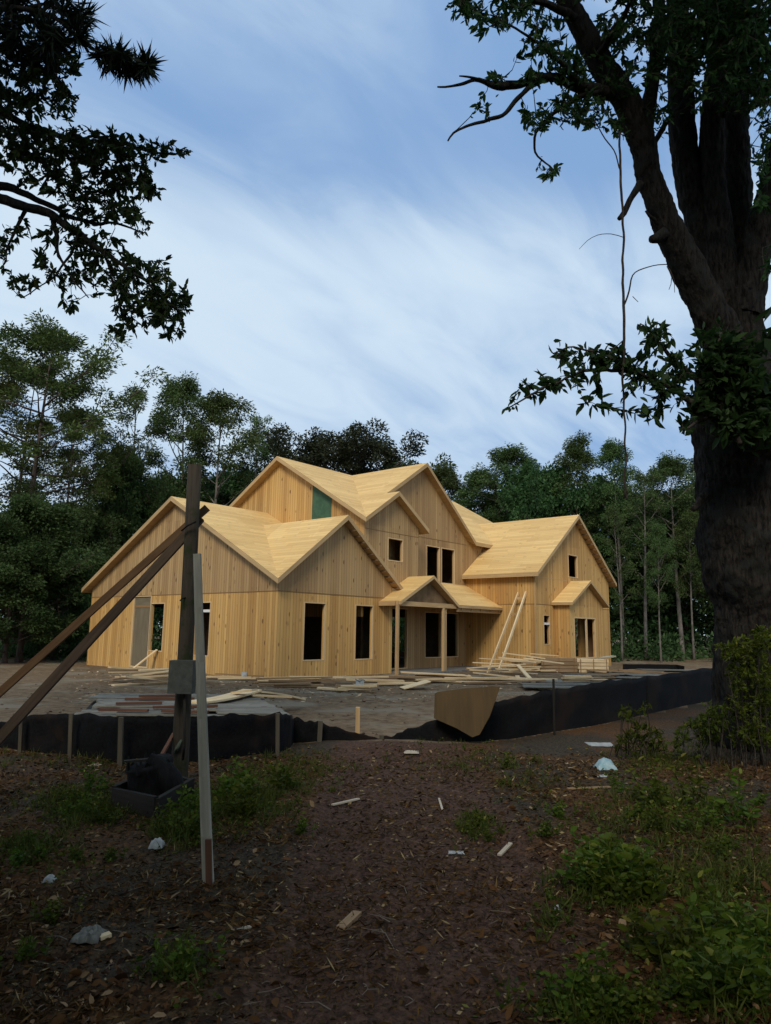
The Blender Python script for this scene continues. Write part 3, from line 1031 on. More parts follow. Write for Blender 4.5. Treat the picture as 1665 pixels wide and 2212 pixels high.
scatter_boards((890, 960), (1466, 1474), 6, ACR, 5, 1.2, 2.0, 'sawn sheathing board stacked before the paired porch posts', 'sheathing before the porch', dz=0.035, w=(0.25, 0.5), seed=6)
timber('board', gy(868, 1486, 0.03), gy(925, 1470, 0.22), 0.6, 0.02, 'lumber', 'wide pale sheet lying tilted before the porch', 'board')
scatter_boards((990, 1150), (1470, 1479), 9, ACR + 2, 5, 1.6, 3.6, 'long board lying on the dirt behind the plywood sheet', 'long boards behind the plywood', dz=0.012, seed=7)
scatter_boards((1065, 1140), (1452, 1466), 12, ACR + 4, 22, 1.0, 2.2, 'sawn board in the heap at the foot of the ladder', 'boards heaped at the ladder', dz=0.045, w=(.1,.16), tilt=.05, seed=8)
scatter_boards((1125, 1195), (1446, 1458), 14, ACR + 4, 24, 0.9, 1.8, 'sawn board in the tall heap between ladder and brown stack', 'boards heaped by the brown stack', dz=0.045, w=(.1,.18), tilt=.06, seed=9)
timber('board', gy(1152, 1474, 0.0), at(1119, 1437, depth_of(gy(1140, 1462))), 0.13, 0.04, 'lumber', 'pale timber standing aslant against the lumber heap', 'board')
timber('board', gy(1122, 1474, 0.0), at(1117, 1460, depth_of(gy(1122, 1468))), 0.13, 0.05, 'lumber', 'stubby timber end sticking out of the lumber heap', 'board')
scatter_boards((1235, 1310), (1465, 1478), 8, ACR + 12, 22, 0.9, 1.7, 'sawn offcut strewn on the grey sheets right of the lumber', 'offcuts on the grey sheets', dz=0.02, seed=10)
scatter_boards((1320, 1385), (1449, 1455), 6, ACR, 8, 1.2, 2.4, 'brown offcut lying at the right corner of the house', 'offcuts at the house corner', mat='lumber_old', dz=0.015, seed=12)

# stacks of timber at the right wing
def stack(name, x0, x1, ybase, ytop, n_l, n_w, mat, label, w, depth_w):
    a, b = gy(x0, ybase, 0.0), gy(x1, ybase, 0.0)
    da = (depth_of(a) + depth_of(b)) / 2
    a, b = gp(x0, da), gp(x1, da)
    ztop = at((x0 + x1) / 2, ytop, da)[2]
    st = empty(name, ((a[0] + b[0]) / 2, (a[1] + b[1]) / 2, 0), label, 'timber stack')
    ax = (b - a) / np.linalg.norm(b - a)
    back = np.array([-ax[1], ax[0], 0])
    h = ztop / n_l
    for l in range(n_l):
        for k in range(n_w):
            c0 = a + back * (k + 0.5) * depth_w / n_w + np.array([0, 0, h * (l + 0.5)]) - ax * RN.uniform(-0.04, 0.04)
            c1 = c0 + (b - a) + ax * RN.uniform(-0.06, 0.06)
            mb = MB(); mb.beam(c0, c1, depth_w / n_w * 0.94, h * 0.86)
            mb.build('timber', MAT[mat], st)
    for f in (0.08, 0.5, 0.92):
        c = a + (b - a) * f - back * 0.012
        mb = MB(); mb.beam(c, c + np.array([0, 0, ztop + 0.01]), 0.025, 0.012, tuple(back)); mb.build('strap', MAT['seam'], st)
    return st


stack('timber_stack', 1168, 1247, 1452, 1421, 4, 3, 'lumber_old', 'strapped brown timber stack in front of the small transom window', 0.1, 0.9)
stack('timber_stack', 1249, 1316, 1453, 1424, 4, 5, 'lumber', 'strapped pale timber stack below the double window of the bay', 0.1, 1.1)
timber('board', at(1296, 1421, 21.6), at(1325, 1417, 21.9), 0.2, 0.04, 'lumber', 'short pale plank lying on top of the pale timber stack', 'board')

# grey sheets on the dirt to the right
rs = random.Random(5)
for k, (x, y) in enumerate(((1215, 1470), (1255, 1478), (1300, 1470), (1335, 1464), (1372, 1458), (1405, 1461), (1448, 1450), (1228, 1490), (1190, 1484), (1275, 1462))):
    c = gy(x, y, 0.02)
    a = math.radians(ACR + rs.uniform(-12, 12))
    L, w = rs.uniform(1.6, 2.6), rs.uniform(0.7, 1.1)
    u, v = np.array([math.cos(a), math.sin(a), 0]), np.array([-math.sin(a), math.cos(a), 0])
    z = np.array([0, 0, 0.012 * k])
    mb = MB(); mb.slab([c - u * L / 2 - v * w / 2 + z, c + u * L / 2 - v * w / 2 + z, c + u * L / 2 + v * w / 2 + z, c - u * L / 2 + v * w / 2 + z], (0, 0, -0.02), tuple(u))
    tag(mb.build('grey_sheet', MAT['greysheet'], None, c), 'flat grey sheet on the dirt between the lumber stacks and the right fence', 'sheet', 'grey sheets on the right')

# paint bucket and can
def lathe(mb, c, prof, n=16, mi=0):
    vs, fs = [], []
    for (r, z) in prof:
        for j in range(n):
            a = 2 * math.pi * j / n
            vs.append((c[0] + r * math.cos(a), c[1] + r * math.sin(a), c[2] + z))
    for i in range(len(prof) - 1):
        for j in range(n):
            fs.append((i * n + j, i * n + (j + 1) % n, (i + 1) * n + (j + 1) % n, (i + 1) * n + j))
    fs.append(tuple((len(prof) - 1) * n + j for j in range(n)))
    mb.add(vs, fs, None, mi, True)


p = gy(777, 1487, 0.0)
bk = empty('paint_bucket', p, 'white paint bucket with a dark rim among offcuts before the porch', 'bucket')
mb = MB(); lathe(mb, p, [(0.10, 0.0), (0.115, 0.22), (0.10, 0.22), (0.10, 0.18)]); mb.build('bucket_body', MAT['white'], bk)
mb = MB(); mb.tube([(p[0] + 0.12 * math.cos(t), p[1] + 0.12 * math.sin(t), p[2] + 0.22 + 0.02 * math.sin(t * 3)) for t in np.linspace(0, 6.28, 18)], [0.008] * 18, 5); mb.build('rim', MAT['box'], bk)
p = gy(527, 1466, 0.0)
mb = MB(); lathe(mb, p, [(0.09, 0.0), (0.09, 0.20), (0.08, 0.205)]); tag(mb.build('can', MAT['white'], None, p), 'white can at the end of a board before the garage wall', 'can')


# ------------------------------------------------------------------ silt fences
def fence(rows, label, top_noise=0.05, stakes=(), name='silt_fence', smat='stake'):
    pts = []
    for i in range(len(rows) - 1):
        n = 10
        for k in range(n):
            t = k / n
            pts.append([rows[i][j] + (rows[i + 1][j] - rows[i][j]) * t for j in range(3)])
    pts.append(rows[-1])
    root = empty(name, gy(rows[len(rows) // 2][0], rows[len(rows) // 2][1]), label, 'fence')
    f2 = np.array([FW[0], FW[1], 0]) / np.linalg.norm(FW[:2])
    mb = MB()
    vs, nz = [], 9
    for i, r in enumerate(pts):
        g, tp = fence_world(r)
        s = noise.noise(Vector((i * 0.21, 3.3, 0)))
        hgt = max(0.02, tp[2] + top_noise * noise.noise(Vector((i * 0.35, 0, 0))))
        for side in (0, 1):
            for k in range(nz):
                t = k / (nz - 1)
                z = -0.08 + (hgt + 0.08) * t
                bulge = (0.05 * math.sin(t * 3.1) * noise.noise(Vector((i * 0.16, t * 1.5, 1))) + 0.035 * noise.noise(Vector((i * 0.8, t * 3, 5)))) * min(1, hgt * 3)
                q = g + f2 * (bulge - 0.10 * t * hgt + side * 0.006)
                vs.append((q[0], q[1], z))
    fs = []
    m = 2 * nz
    for i in range(len(pts) - 1):
        for k in range(nz - 1):
            a = i * m + k
            fs.append((a, a + m, a + m + 1, a + 1))
            b = a + nz
            fs.append((b, b + 1, b + m + 1, b + m))
        a, b = i * m + nz - 1, i * m + 2 * nz - 1
        fs.append((a, a + m, b + m, b))
    mb.add(vs, fs, None, 0, True)
    mb.build('fabric', MAT['fabric'], root)
    for (x, yb, yt, w) in stakes:
        g = gy(x, yb, 0.0)
        d = depth_of(g)
        tp = at(x + RN.uniform(-2, 4), yt, d)
        mb = MB()
        mb.beam(V(g) - Vector((f2[0] * .06, f2[1] * .06, 0.15)), V(tp) - Vector((f2[0] * .03, f2[1] * .03, 0)), w, w * 0.7, tuple(-f2))
        mb.build('stake', MAT[smat], root)
    return root


fence(FENCE_L[:10], 'sagging black silt fence with wooden stakes on the left behind the utility pole', stakes=((50, 1623, 1546, .04), (157, 1636, 1540, .045), (265, 1654, 1548, .05), (602, 1632, 1540, .045)))
fence(FENCE_L[9:], 'low collapsed black silt fence running down to the gap in the middle', stakes=((690, 1605, 1556, .06),))
fence(FENCE_R, 'long black silt fence rising on the right towards the big tree', stakes=((1195, 1586, 1466, .032), (1395, 1546, 1462, .03)), smat='darkboard')
g = gy(772, 1596, 0.0)
timber('fence_stake', V(g) - Vector((0, 0, .2)), at(773, 1527, depth_of(g)), 0.06, 0.05, 'post', 'pale wooden stake standing alone at the dip between the silt fences', 'stake')
g = gy(823, 1604, 0.0)
timber('fence_stake', V(g) - Vector((0, 0, .1)), at(824, 1587, depth_of(g)), 0.05, 0.04, 'stake', 'tiny grey stake stub where the two silt fences meet', 'stake')
# far return of the fence, by the trees
FAR = [(1345, 1446, 1434), (1400, 1446, 1434), (1460, 1447, 1435), (1478, 1449, 1438)]
fence(FAR, 'distant dark green silt fence at the edge of the trees', 0.01)

# tilted plywood on the right fence
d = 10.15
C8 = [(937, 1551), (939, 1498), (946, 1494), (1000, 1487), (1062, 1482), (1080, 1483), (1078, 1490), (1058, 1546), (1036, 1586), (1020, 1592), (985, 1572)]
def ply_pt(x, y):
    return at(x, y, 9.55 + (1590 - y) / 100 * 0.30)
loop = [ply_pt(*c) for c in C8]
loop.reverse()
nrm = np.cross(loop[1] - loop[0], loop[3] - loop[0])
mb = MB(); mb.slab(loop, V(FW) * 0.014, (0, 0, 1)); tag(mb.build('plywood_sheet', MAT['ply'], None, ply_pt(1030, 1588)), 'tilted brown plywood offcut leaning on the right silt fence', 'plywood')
for (a, b) in (((1010, 1600), (1062, 1548)), ((1060, 1604), (1090, 1552))):
    pass

# dark sheet stack behind the left fence
st = empty('sheet_stack', gy(400, 1545, 0.0), 'low stack of dark panels with a wet grey top behind the left silt fence', 'sheet stack')
def quad_top(cs, z):
    return [gy(x, y, z) for x, y in cs]
ZT = 0.40
base = quad_top([(165, 1553), (632, 1557), (560, 1505), (215, 1500)], ZT - 0.1)
mb = MB(); mb.slab(base, (0, 0, -(ZT - 0.02))); mb.build('panel_block', MAT['darkboard'], st)
e0, e1 = gy(158, 1547, ZT), gy(634, 1549, ZT)
k0, k1 = gy(210, 1496, ZT), gy(566, 1500, ZT)
nb = 11
for k in range(nb):
    t0, t1 = k / nb + 0.006, (k + 1) / nb - 0.004
    j0, j1 = RN.uniform(-.02, .05), RN.uniform(-.05, .02)
    A0, A1 = e0 + (k0 - e0) * t0, e1 + (k1 - e1) * t0
    B0, B1 = e0 + (k0 - e0) * t1, e1 + (k1 - e1) * t1
    lp = [A0 + (A1 - A0) * j0, A1 + (A1 - A0) * j1, B1 + (B1 - B0) * j1, B0 + (B1 - B0) * j0]
    dz = np.array([0, 0, RN.uniform(-.02, .015)])
    mb = MB(); mb.slab([q + dz for q in lp], (0, 0, -0.04), tuple(RT)); mb.build('top_board', MAT['greysheet'], st)
for k, cs in enumerate((((470, 1538), (628, 1543), (575, 1516), (452, 1520)), ((250, 1542), (440, 1543), (430, 1530), (260, 1528)), ((205, 1524), (395, 1524), (395, 1513), (225, 1512)),
                        ((300, 1512), (460, 1513), (470, 1503), (310, 1502)), ((420, 1531), (470, 1532), (455, 1521), (410, 1520)))):
    lp = quad_top(cs, ZT + 0.035 + 0.004 * k)
    c = sum(lp) / 4
    mb = MB(); mb.slab(lp, (0, 0, -0.022), tuple(RT)); tag(mb.build('grey_sheet', MAT['greysheet'], None, c), 'loose grey sheet lying on the dark panel stack behind the left fence', 'sheet', 'grey sheets on the panel stack')
for k, cs in enumerate((((270, 1509), (420, 1508)), ((330, 1527), (470, 1524)), ((250, 1519), (350, 1517)), ((215, 1532), (320, 1534)), ((350, 1535), (450, 1537)), ((300, 1503), (390, 1501)))):
    a, b = gy(*cs[0], ZT + 0.07), gy(*cs[1], ZT + 0.07)
    timber('batten', a, b, 0.07, 0.03, 'redwood', 'thin reddish batten lying across the grey panel stack', 'batten', 'battens on the panel stack')
timber('board', gy(414, 1517, ZT + 0.07), at(545, 1490, depth_of(gy(545, 1503, ZT)) + .2), 0.34, 0.03, 'lumber', 'wide pale plank sloping up over the grey panel stack', 'plank', bend=-0.03)
timber('board', at(548, 1493, depth_of(gy(545, 1503, ZT)) + .25), gy(645, 1510, 0.18), 0.30, 0.03, 'lumber', 'wide pale plank sloping down beyond the grey panel stack', 'plank', bend=0.02)
timber('board', gy(505, 1495, ZT + .1), gy(550, 1490, ZT + .15), 0.2, 0.03, 'lumber', 'short pale plank under the ridge of the two wide planks', 'plank')
timber('board', gy(540, 1501, ZT + .03), gy(625, 1505, ZT - .05), 0.15, 0.03, 'lumber', 'narrow pale plank beneath the plank that slopes down', 'plank')

# ------------------------------------------------------------------ utility pole with its braces and meter box
pb = gp(386, 7.12)
pole = empty('utility_pole', pb, 'weathered wooden utility pole with grey meter box and two slanted braces', 'pole')
D = 7.12
mb = MB()
pl = [(384, 1735, 19), (387, 1690, 18.5), (391, 1600, 18), (397, 1480, 17), (405, 1330, 16), (413, 1160, 15), (421, 1003, 14.5)]
mb.tube([at(x, y, D) for x, y, r in pl], [r / FPX * D for x, y, r in pl], 14, 0.05, 6)
mb.build('pole', MAT['pole'], pole)
# faces towards the viewer: the box, set in front of the pole
mb = MB()
c = at(394, 1461, D - 0.17)
hw, hh = 25 / FPX * D, 34 / FPX * D
r2, f2_, u2 = V(RT), V((FW[0], FW[1], 0)).normalized(), Vector((0, 0, 1))
r2 = f2_.cross(u2)
def obox(mb, c, hx, hy, hz, mi=0, g=None):
    c = V(c)
    vs = [c + r2 * sx * hx + f2_ * sy * hy + u2 * sz * hz for sz in (-1, 1) for (sx, sy) in ((-1, -1), (1, -1), (1, 1), (-1, 1))]
    mb.add(vs, [(0, 3, 2, 1), (4, 5, 6, 7), (0, 1, 5, 4), (1, 2, 6, 5), (2, 3, 7, 6), (3, 0, 4, 7)], g, mi)
obox(mb, c, hw, 0.075, hh)
bx = mb.build('meter_box', MAT['box'], pole)
mb = MB(); obox(mb, V(c) - f2_ * 0.079, hw * 0.93, 0.004, hh * 0.94); mb.build('box_lid', MAT['box'], bx)
mb = MB(); obox(mb, V(c) - f2_ * 0.05 + u2 * (hh + 0.006), hw * 1.06, 0.14, 0.006); mb.build('rain_hood', MAT['box'], bx)
mb = MB(); mb.tube([V(c) - u2 * hh + r2 * .03, V(c) - u2 * (hh + .5) + r2 * 0.045 + f2_ * .05, V(at(395, 1640, D - 0.14))], [0.013] * 3, 8); mb.build('conduit', MAT['darkboard'], pole)
# braces: one before the pole, one behind
def brace(a, b, da, db, w0, w1, mat):
    mb = MB()
    p0, p1 = at(a[0], a[1], da), at(b[0], b[1], db)
    mb.beam(p0, p1, w0, w0, tuple(-FW), w1, w1)
    return mb.build('brace', MAT[mat], pole)
brace((-160, 1768), (434, 1119), 6.1, 7.26, 0.085, 0.08, 'brace')
brace((-230, 1700), (448, 1096), 6.75, 7.36, 0.072, 0.068, 'brace2')
mb = MB(); mb.tube([at(378, 1625, D - .1), at(384, 1612, D - .118), at(392, 1597, D - .1)], [0.016, 0.02, 0.008], 8, .2); mb.build('paint_patch', MAT['lichen'], pole)
mb = MB()
q = at(405, 1135, D - 0.09)
mb.tube([at(392, 1146, D - .085), at(405, 1135, D - .12), at(424, 1126, D - .1)], [0.008] * 3, 6); mb.build('wire_tie', MAT['char'], pole)
mb = MB(); mb.tube([at(403, 1290, D - .06), at(392, 1293, D - .1), at(389, 1297, D - .14)], [0.006] * 3, 6); mb.build('hook', MAT['char'], pole)

# slender grey post in front
mb = MB()
p0, p1 = at(451, 1935, 4.27), at(426, 1196, 4.62)
mb.beam(p0, p1, 0.062, 0.04, tuple(-FW), 0.044, 0.032, 0, bend=0.012)
sp = tag(mb.build('slender_post', MAT['greypost'], None, V(gp(451, 4.27))), 'slender weathered grey wooden post standing upright in front of the pole', 'post')
mb = MB(); mb.beam(at(452, 1925, 4.24), at(450, 1812, 4.265), 0.036, 0.02, tuple(-FW)); tag(mb.build('wood_stub', MAT['redwood'], None, at(452, 1925, 4.24)), 'reddish wet wood stub stuck in the soil against the slender post', 'stub')

# charred stump in a low dark timber tray
p = gy(330, 1735, 0.0)
D2 = depth_of(p)
tr = empty('timber_tray', V(p), 'low dark timber tray lying in the weeds below the utility pole', 'tray')
A = [gy(243, 1742, 0), gy(335, 1768, 0), gy(414, 1722, 0), gy(325, 1700, 0)]
for i in range(4):
    a, b = A[i], A[(i + 1) % 4]
    mb = MB(); mb.beam(V(a) + Vector((0, 0, .075)), V(b) + Vector((0, 0, .09)), 0.04, 0.16, (0, 0, 1)); mb.build('side_board', MAT['darkboard'], tr)
mb = MB(); mb.slab([V(q) + Vector((0, 0, .045)) for q in A], (0, 0, -0.03)); mb.build('bottom_board', MAT['char'], tr)
stp = empty('charred_stump', V(gy(332, 1725, 0.0)), 'black charred tree stump with ragged top standing in the dark tray', 'stump')
mb = MB()
sp_ = [(326, 1735, 52), (326, 1715, 49), (325, 1690, 48), (324, 1668, 48), (322, 1650, 50), (321, 1646, 49)]
mb.tube([at(x, y, D2 + 0.12) for x, y, r in sp_], [r / FPX * D2 for x, y, r in sp_], 26, 0.10, 9, seed=4)
mb.build('stump_body', MAT['char'], stp)
mb = MB()
sl = [(380, 1732, 24), (374, 1708, 27), (362, 1684, 28), (350, 1662, 24), (338, 1646, 17), (322, 1636, 12)]
mb.tube([at(x, y, D2 + 0.05) for x, y, r in sl], [r / FPX * D2 for x, y, r in sl], 16, 0.22, 9, seed=9)
mb.build('side_lobe', MAT['char'], stp)
mb = MB()
for k in range(26):
    a = RN.uniform(0, 6.28); rr = RN.uniform(25, 52) / FPX * D2
    q = V(at(325, 1650, D2 + .12)) + Vector((math.cos(a) * rr, math.sin(a) * rr, RN.uniform(-.02, .02)))
    mb.beam(q - Vector((0, 0, .05)), q + Vector((RN.uniform(-.02, .02), RN.uniform(-.02, .02), RN.uniform(.01, .07))), 0.03, 0.02, (1, 0, 0), 0.012, 0.008)
mb.build('splinters', MAT['char'], stp)
mb = MB(); mb.beam(at(268, 1644, D2), at(322, 1640, D2 + .05), 0.05, 0.016, (0, 0, 1), 0.07, 0.02); mb.build('rim_flake', MAT['darkboard'], stp)
timber('stick', at(336, 1655, D2 + .25), at(375, 1585, D2 + .9), 0.03, 0.03, 'redwood', 'thin reddish stick leaning from the charred stump to the pole', 'stick')


# ------------------------------------------------------------------ rubbish
def crumple(name, x, y, w, l, h, mat, label, cat, seed=0, rot=0.0, dome=0.0):
    c = V(gy(x, y, 0.0)); c.z = gz(c.x, c.y)
    n = 14
    vs = []
    ca, sa = math.cos(rot), math.sin(rot)
    for lay in (0, 1):
        for i in range(n + 1):
            for j in range(n + 1):
                u, v = i / n * 2 - 1, j / n * 2 - 1
                e = max(0, 1 - max(abs(u), abs(v)) ** 3)
                k = 1 + 0.22 * noise.noise(Vector((u * 2 + seed, v * 2, 7)))
                z = h * (0.35 + 0.8 * abs(noise.noise(Vector((u * 1.8, v * 1.8, seed)))) + 0.25 * noise.noise(Vector((u * 5, v * 5, seed)))) * (0.25 + 0.75 * e)
                z += dome * math.sqrt(max(0, 1 - u * u)) * math.sqrt(max(0, 1 - v * v))
                q = r2 * (u * w / 2 * k) + f2_ * (v * l / 2 * k)
                q = Vector((q.x * ca - q.y * sa, q.x * sa + q.y * ca, 0))
                vs.append(c + q + Vector((0, 0, max(0.006, z) + 0.004 - lay * 0.004)))
    fs = []
    s = n + 1
    for i in range(n):
        for j in range(n):
            a = i * s + j
            fs.append((a, a + s, a + s + 1, a + 1))
            b = a + s * s
            fs.append((b, b + 1, b + s + 1, b + s))
    mb = MB(); mb.add(vs, fs, None, 0, True)
    return tag(mb.build(name, MAT[mat], None, c), label, cat)


crumple('plastic_bag', 1307, 1660, 0.225, 0.238, 0.035, 'bluebag', 'crumpled pale blue plastic bag on the soil before the big tree', 'bag', 2, dome=0.09)
crumple('plastic_bag', 1303, 1678, 0.150, 0.112, 0.021, 'white', 'small white plastic scrap just in front of the blue bag', 'plastic scrap', 6)
crumple('plastic_sheet', 1297, 1608, 0.360, 0.350, 0.021, 'white', 'flat torn white plastic sheet on the soil by the right fence', 'plastic sheet', 3)
crumple('paper_scrap', 888, 1633, 0.180, 0.210, 0.035, 'pale', 'twisted pale paper scrap at the head of the mulch track', 'paper', 5)
crumple('plastic_cup', 338, 1832, 0.090, 0.098, 0.035, 'white', 'crushed white cup on dark soil left of the slender post', 'cup', 8, dome=0.04)
crumple('cloth_scrap', 192, 2024, 0.128, 0.154, 0.035, 'greysheet', 'crumpled grey green cloth scrap in the near leaf litter', 'cloth', 9, dome=0.02)
crumple('plastic_cup', 108, 1897, 0.068, 0.063, 0.021, 'white', 'white plastic lump on the edge of the brown mulch', 'plastic lump', 12, dome=0.03)
crumple('paper_scrap', 985, 1842, 0.105, 0.070, 0.014, 'white', 'small white paper scrap in the middle of the track', 'paper', 13)
crumple('plastic_scrap', 205, 1655, 0.120, 0.112, 0.021, 'pale', 'pale plastic scrap on the soil by the left fence stakes', 'plastic scrap', 15)
crumple('plastic_sheet', 68, 1618, 0.225, 0.210, 0.035, 'greysheet', 'greyish plastic rag at the foot of the left silt fence', 'plastic sheet', 16)
crumple('paper_scrap', 1204, 1963, 0.034, 0.035, 0.010, 'white', 'tiny white paper piece near the weeds on the right', 'paper', 17, dome=.02)


def ground_stick(x0, y0, x1, y1, w, label, mat='pale', cat='stick', h=None):
    a, b = V(gy(x0, y0)), V(gy(x1, y1))
    a.z, b.z = gz(a.x, a.y) + 0.012, gz(b.x, b.y) + 0.016
    timber('stick' if cat == 'stick' else 'wood_scrap', a, b, w, h or w * 0.4, mat, label, cat)


ground_stick(1078, 1836, 1103, 1820, 0.03, 'short white stick lying on the track beside the paper scrap')
ground_stick(735, 2004, 772, 1974, 0.05, 'flat brown wood chunk lying on the near mulch', 'lumber_old', 'wood scrap')
ground_stick(718, 1735, 775, 1722, 0.03, 'long thin pale stick across the upper mulch track')
ground_stick(500, 2033, 540, 2020, 0.02, 'crooked pale twig in the litter below the slender post')
ground_stick(215, 2027, 238, 2021, 0.04, 'flat orange brown chip beside the cloth scrap', 'lumber', 'wood scrap')
ground_stick(1225, 1703, 1330, 1700, 0.03, 'long dull stick by the weeds near the blue bag', 'lumber_old')
ground_stick(948, 1725, 955, 1750, 0.018, 'tiny pale stick standing out on the dark track')
# ------------------------------------------------------------------ trees behind the house
def grow_tree(seed, style):
    """one far tree at its real size, foot at the origin; returns (wood MB, leaf chunks)"""
    rng = np.random.default_rng(seed)
    r = random.Random(seed)
    S = dict(
        pine=dict(H=19, base=0.42, R=3.6, limbs=26, up=(0.05, 0.5), clump=(0.55, 1.0), n=320, ll=0.21, lw=0.065, flat=0.55, tr=0.22, prof=lambda t: (0.75 + 0.5 * math.sin(3.0 * t)) * (1.05 - 0.75 * t ** 3), subs=4),
        gum=dict(H=18, base=0.40, R=2.7, limbs=21, up=(0.5, 1.1), clump=(0.45, 0.85), n=310, ll=0.19, lw=0.065, flat=0.8, tr=0.17, prof=lambda t: (0.5 + 0.6 * math.sin(2.6 * t + .3)) * (1.1 - 0.7 * t ** 3), subs=4),
        sparse=dict(H=18, base=0.30, R=2.3, limbs=20, up=(0.6, 1.15), clump=(0.3, 0.6), n=130, ll=0.18, lw=0.065, flat=0.8, tr=0.15, prof=lambda t: (0.6 + 0.5 * t) * (1.1 - 0.8 * t ** 4), subs=3),
        bushy=dict(H=10, base=0.10, R=3.4, limbs=30, up=(0.1, 0.9), clump=(0.6, 1.1), n=380, ll=0.20, lw=0.095, flat=0.75, tr=0.2, prof=lambda t: (0.75 + 0.4 * math.sin(3.1 * t)) * (1.1 - 0.75 * t ** 2.5), subs=4),
        round=dict(H=13, base=0.45, R=3.6, limbs=24, up=(0.2, 1.0), clump=(0.6, 1.0), n=340, ll=0.20, lw=0.085, flat=0.6, tr=0.2, prof=lambda t: 0.55 + 0.65 * math.sin(2.9 * min(1, t + 0.05)), subs=5),
    )[style]
    H, R = S['H'], S['R']
    mb = MB()
    bx, by = r.uniform(-.4, .4), r.uniform(-.4, .4)
    fork = r.random() < 0.35

    def axis(t):
        return Vector((bx * math.sin(t * 2.4) * H * 0.05, by * math.sin(t * 3.1 + 1) * H * 0.05, t * H * 0.97))
    ts = [i / 12 for i in range(13)]
    mb.tube([axis(t) for t in ts], [max(0.03, S['tr'] * (1 - t) ** 0.85 * (1.0 if t > 0.02 else 1.25)) for t in ts], 7, 0.05, 1.5)
    chunks_b, chunks_a, chunks_s, chunks_t = [], [], [], []

    def clump(c, rc, out):
        n = int(S['n'] * (rc / S['clump'][1]) ** 1.6)
        q = rng.normal(size=(n, 3))
        q = unit(q) * (rng.random((n, 1)) ** 0.45)
        q[:, 2] *= S['flat']
        q[:, 2] -= 0.25 * (q[:, 0] ** 2 + q[:, 1] ** 2)
        p = np.asarray(c) + q * rc
        ax = q * 1.0 + rng.normal(size=(n, 3)) * 0.6 + np.asarray(out) * 0.5
        if style in ('gum', 'sparse'):
            ax[:, 2] -= 0.5
        chunks_b.append(p)
        chunks_a.append(ax)
        chunks_s.append(S['ll'] * (0.6 + 0.8 * rng.random(n)))
        base = r.uniform(0.1, 0.6)
        chunks_t.append(np.clip(base + 0.35 * rng.random(n), 0, 1))

    for k in range(S['limbs']):
        t = S['base'] + (1 - S['base']) * ((k + r.random()) / S['limbs']) ** 0.9
        a = k * 2.399 + r.uniform(-.5, .5)
        tt = (t - S['base']) / (1 - S['base'])
        L = R * S['prof'](tt) * r.uniform(0.65, 1.2)
        el = S['up'][0] + (S['up'][1] - S['up'][0]) * (0.3 + 0.7 * tt) * r.uniform(0.6, 1.2)
        p0 = axis(t)
        dirh = Vector((math.cos(a), math.sin(a), 0))
        pts = [p0]
        for j in range(1, 6):
            s = j / 5
            e = el + 0.35 * (s - 0.4)
            pts.append(pts[-1] + (dirh * math.cos(e) + Vector((0, 0, math.sin(e)))) * L / 5 + Vector((r.uniform(-1, 1), r.uniform(-1, 1), r.uniform(-1, 1))) * L * 0.03)
        rad = max(0.025, S['tr'] * 0.42 * (1 - t * 0.6) * min(1.3, L / R))
        mb.tube(pts, [rad * (1 - 0.16 * j) for j in range(6)], 5, 0, cap=False)
        clump(pts[-1], r.uniform(*S['clump']), dirh)
        for q in range(S['subs']):
            s = r.uniform(0.35, 1.0)
            i = min(4, int(s * 5))
            b = pts[i].lerp(pts[i + 1], s * 5 - i)
            da = dirh.copy()
            da.rotate(Matrix.Rotation(r.uniform(-1.2, 1.2), 3, 'Z'))
            e = b + da * L * r.uniform(0.18, 0.42) + Vector((0, 0, r.uniform(-0.1, 0.35) * L))
            mid = b.lerp(e, 0.5) + Vector((0, 0, -0.04 * L))
            mb.tube([b, mid, e], [rad * 0.45, rad * 0.33, rad * 0.18], 4, 0, cap=False)
            clump(e, r.uniform(*S['clump']) * 0.85, da)
    top = axis(1.0)
    for k in range(4):
        clump(top + Vector((r.uniform(-.5, .5), r.uniform(-.5, .5), r.uniform(-.7, .2))), r.uniform(*S['clump']), (0, 0, 1))
    B, A, s_, T = np.concatenate(chunks_b), np.concatenate(chunks_a), np.concatenate(chunks_s), np.concatenate(chunks_t)
    H = float(np.percentile(B[:, 2], 99.6))
    return mb, [leaf_arrays(rng, B, A, s_, s_ * S['lw'] / S['ll'] * (0.8 + 0.5 * rng.random(len(s_))), DIAMOND, None, T)], H


PROTO = {}
for (key, seed, style, bark, lf) in (('pine_a', 1, 'pine', 'bark_pine', 'leaf_pine'), ('pine_b', 2, 'pine', 'bark_pine', 'leaf_pine'), ('pine_c', 3, 'pine', 'bark_pine', 'leaf_pine'),
                                     ('gum_a', 4, 'gum', 'bark_far', 'leaf_euc'), ('gum_b', 5, 'gum', 'bark_far', 'leaf_euc'), ('gum_c', 6, 'gum', 'bark_far', 'leaf_euc'),
                                     ('sparse_a', 7, 'sparse', 'bark_far', 'leaf_euc'), ('sparse_b', 8, 'sparse', 'bark_far', 'leaf_euc'),
                                     ('bushy_a', 9, 'bushy', 'bark_pine', 'leaf_broad'), ('bushy_b', 10, 'bushy', 'bark_pine', 'leaf_broad'), ('bushy_c', 11, 'bushy', 'bark_pine', 'leaf_broad'),
                                     ('round_a', 12, 'round', 'bark_pine', 'leaf_dark'), ('round_b', 13, 'round', 'bark_pine', 'leaf_dark')):
    PROTO[key] = (seed, style, bark, lf)
_made = {}


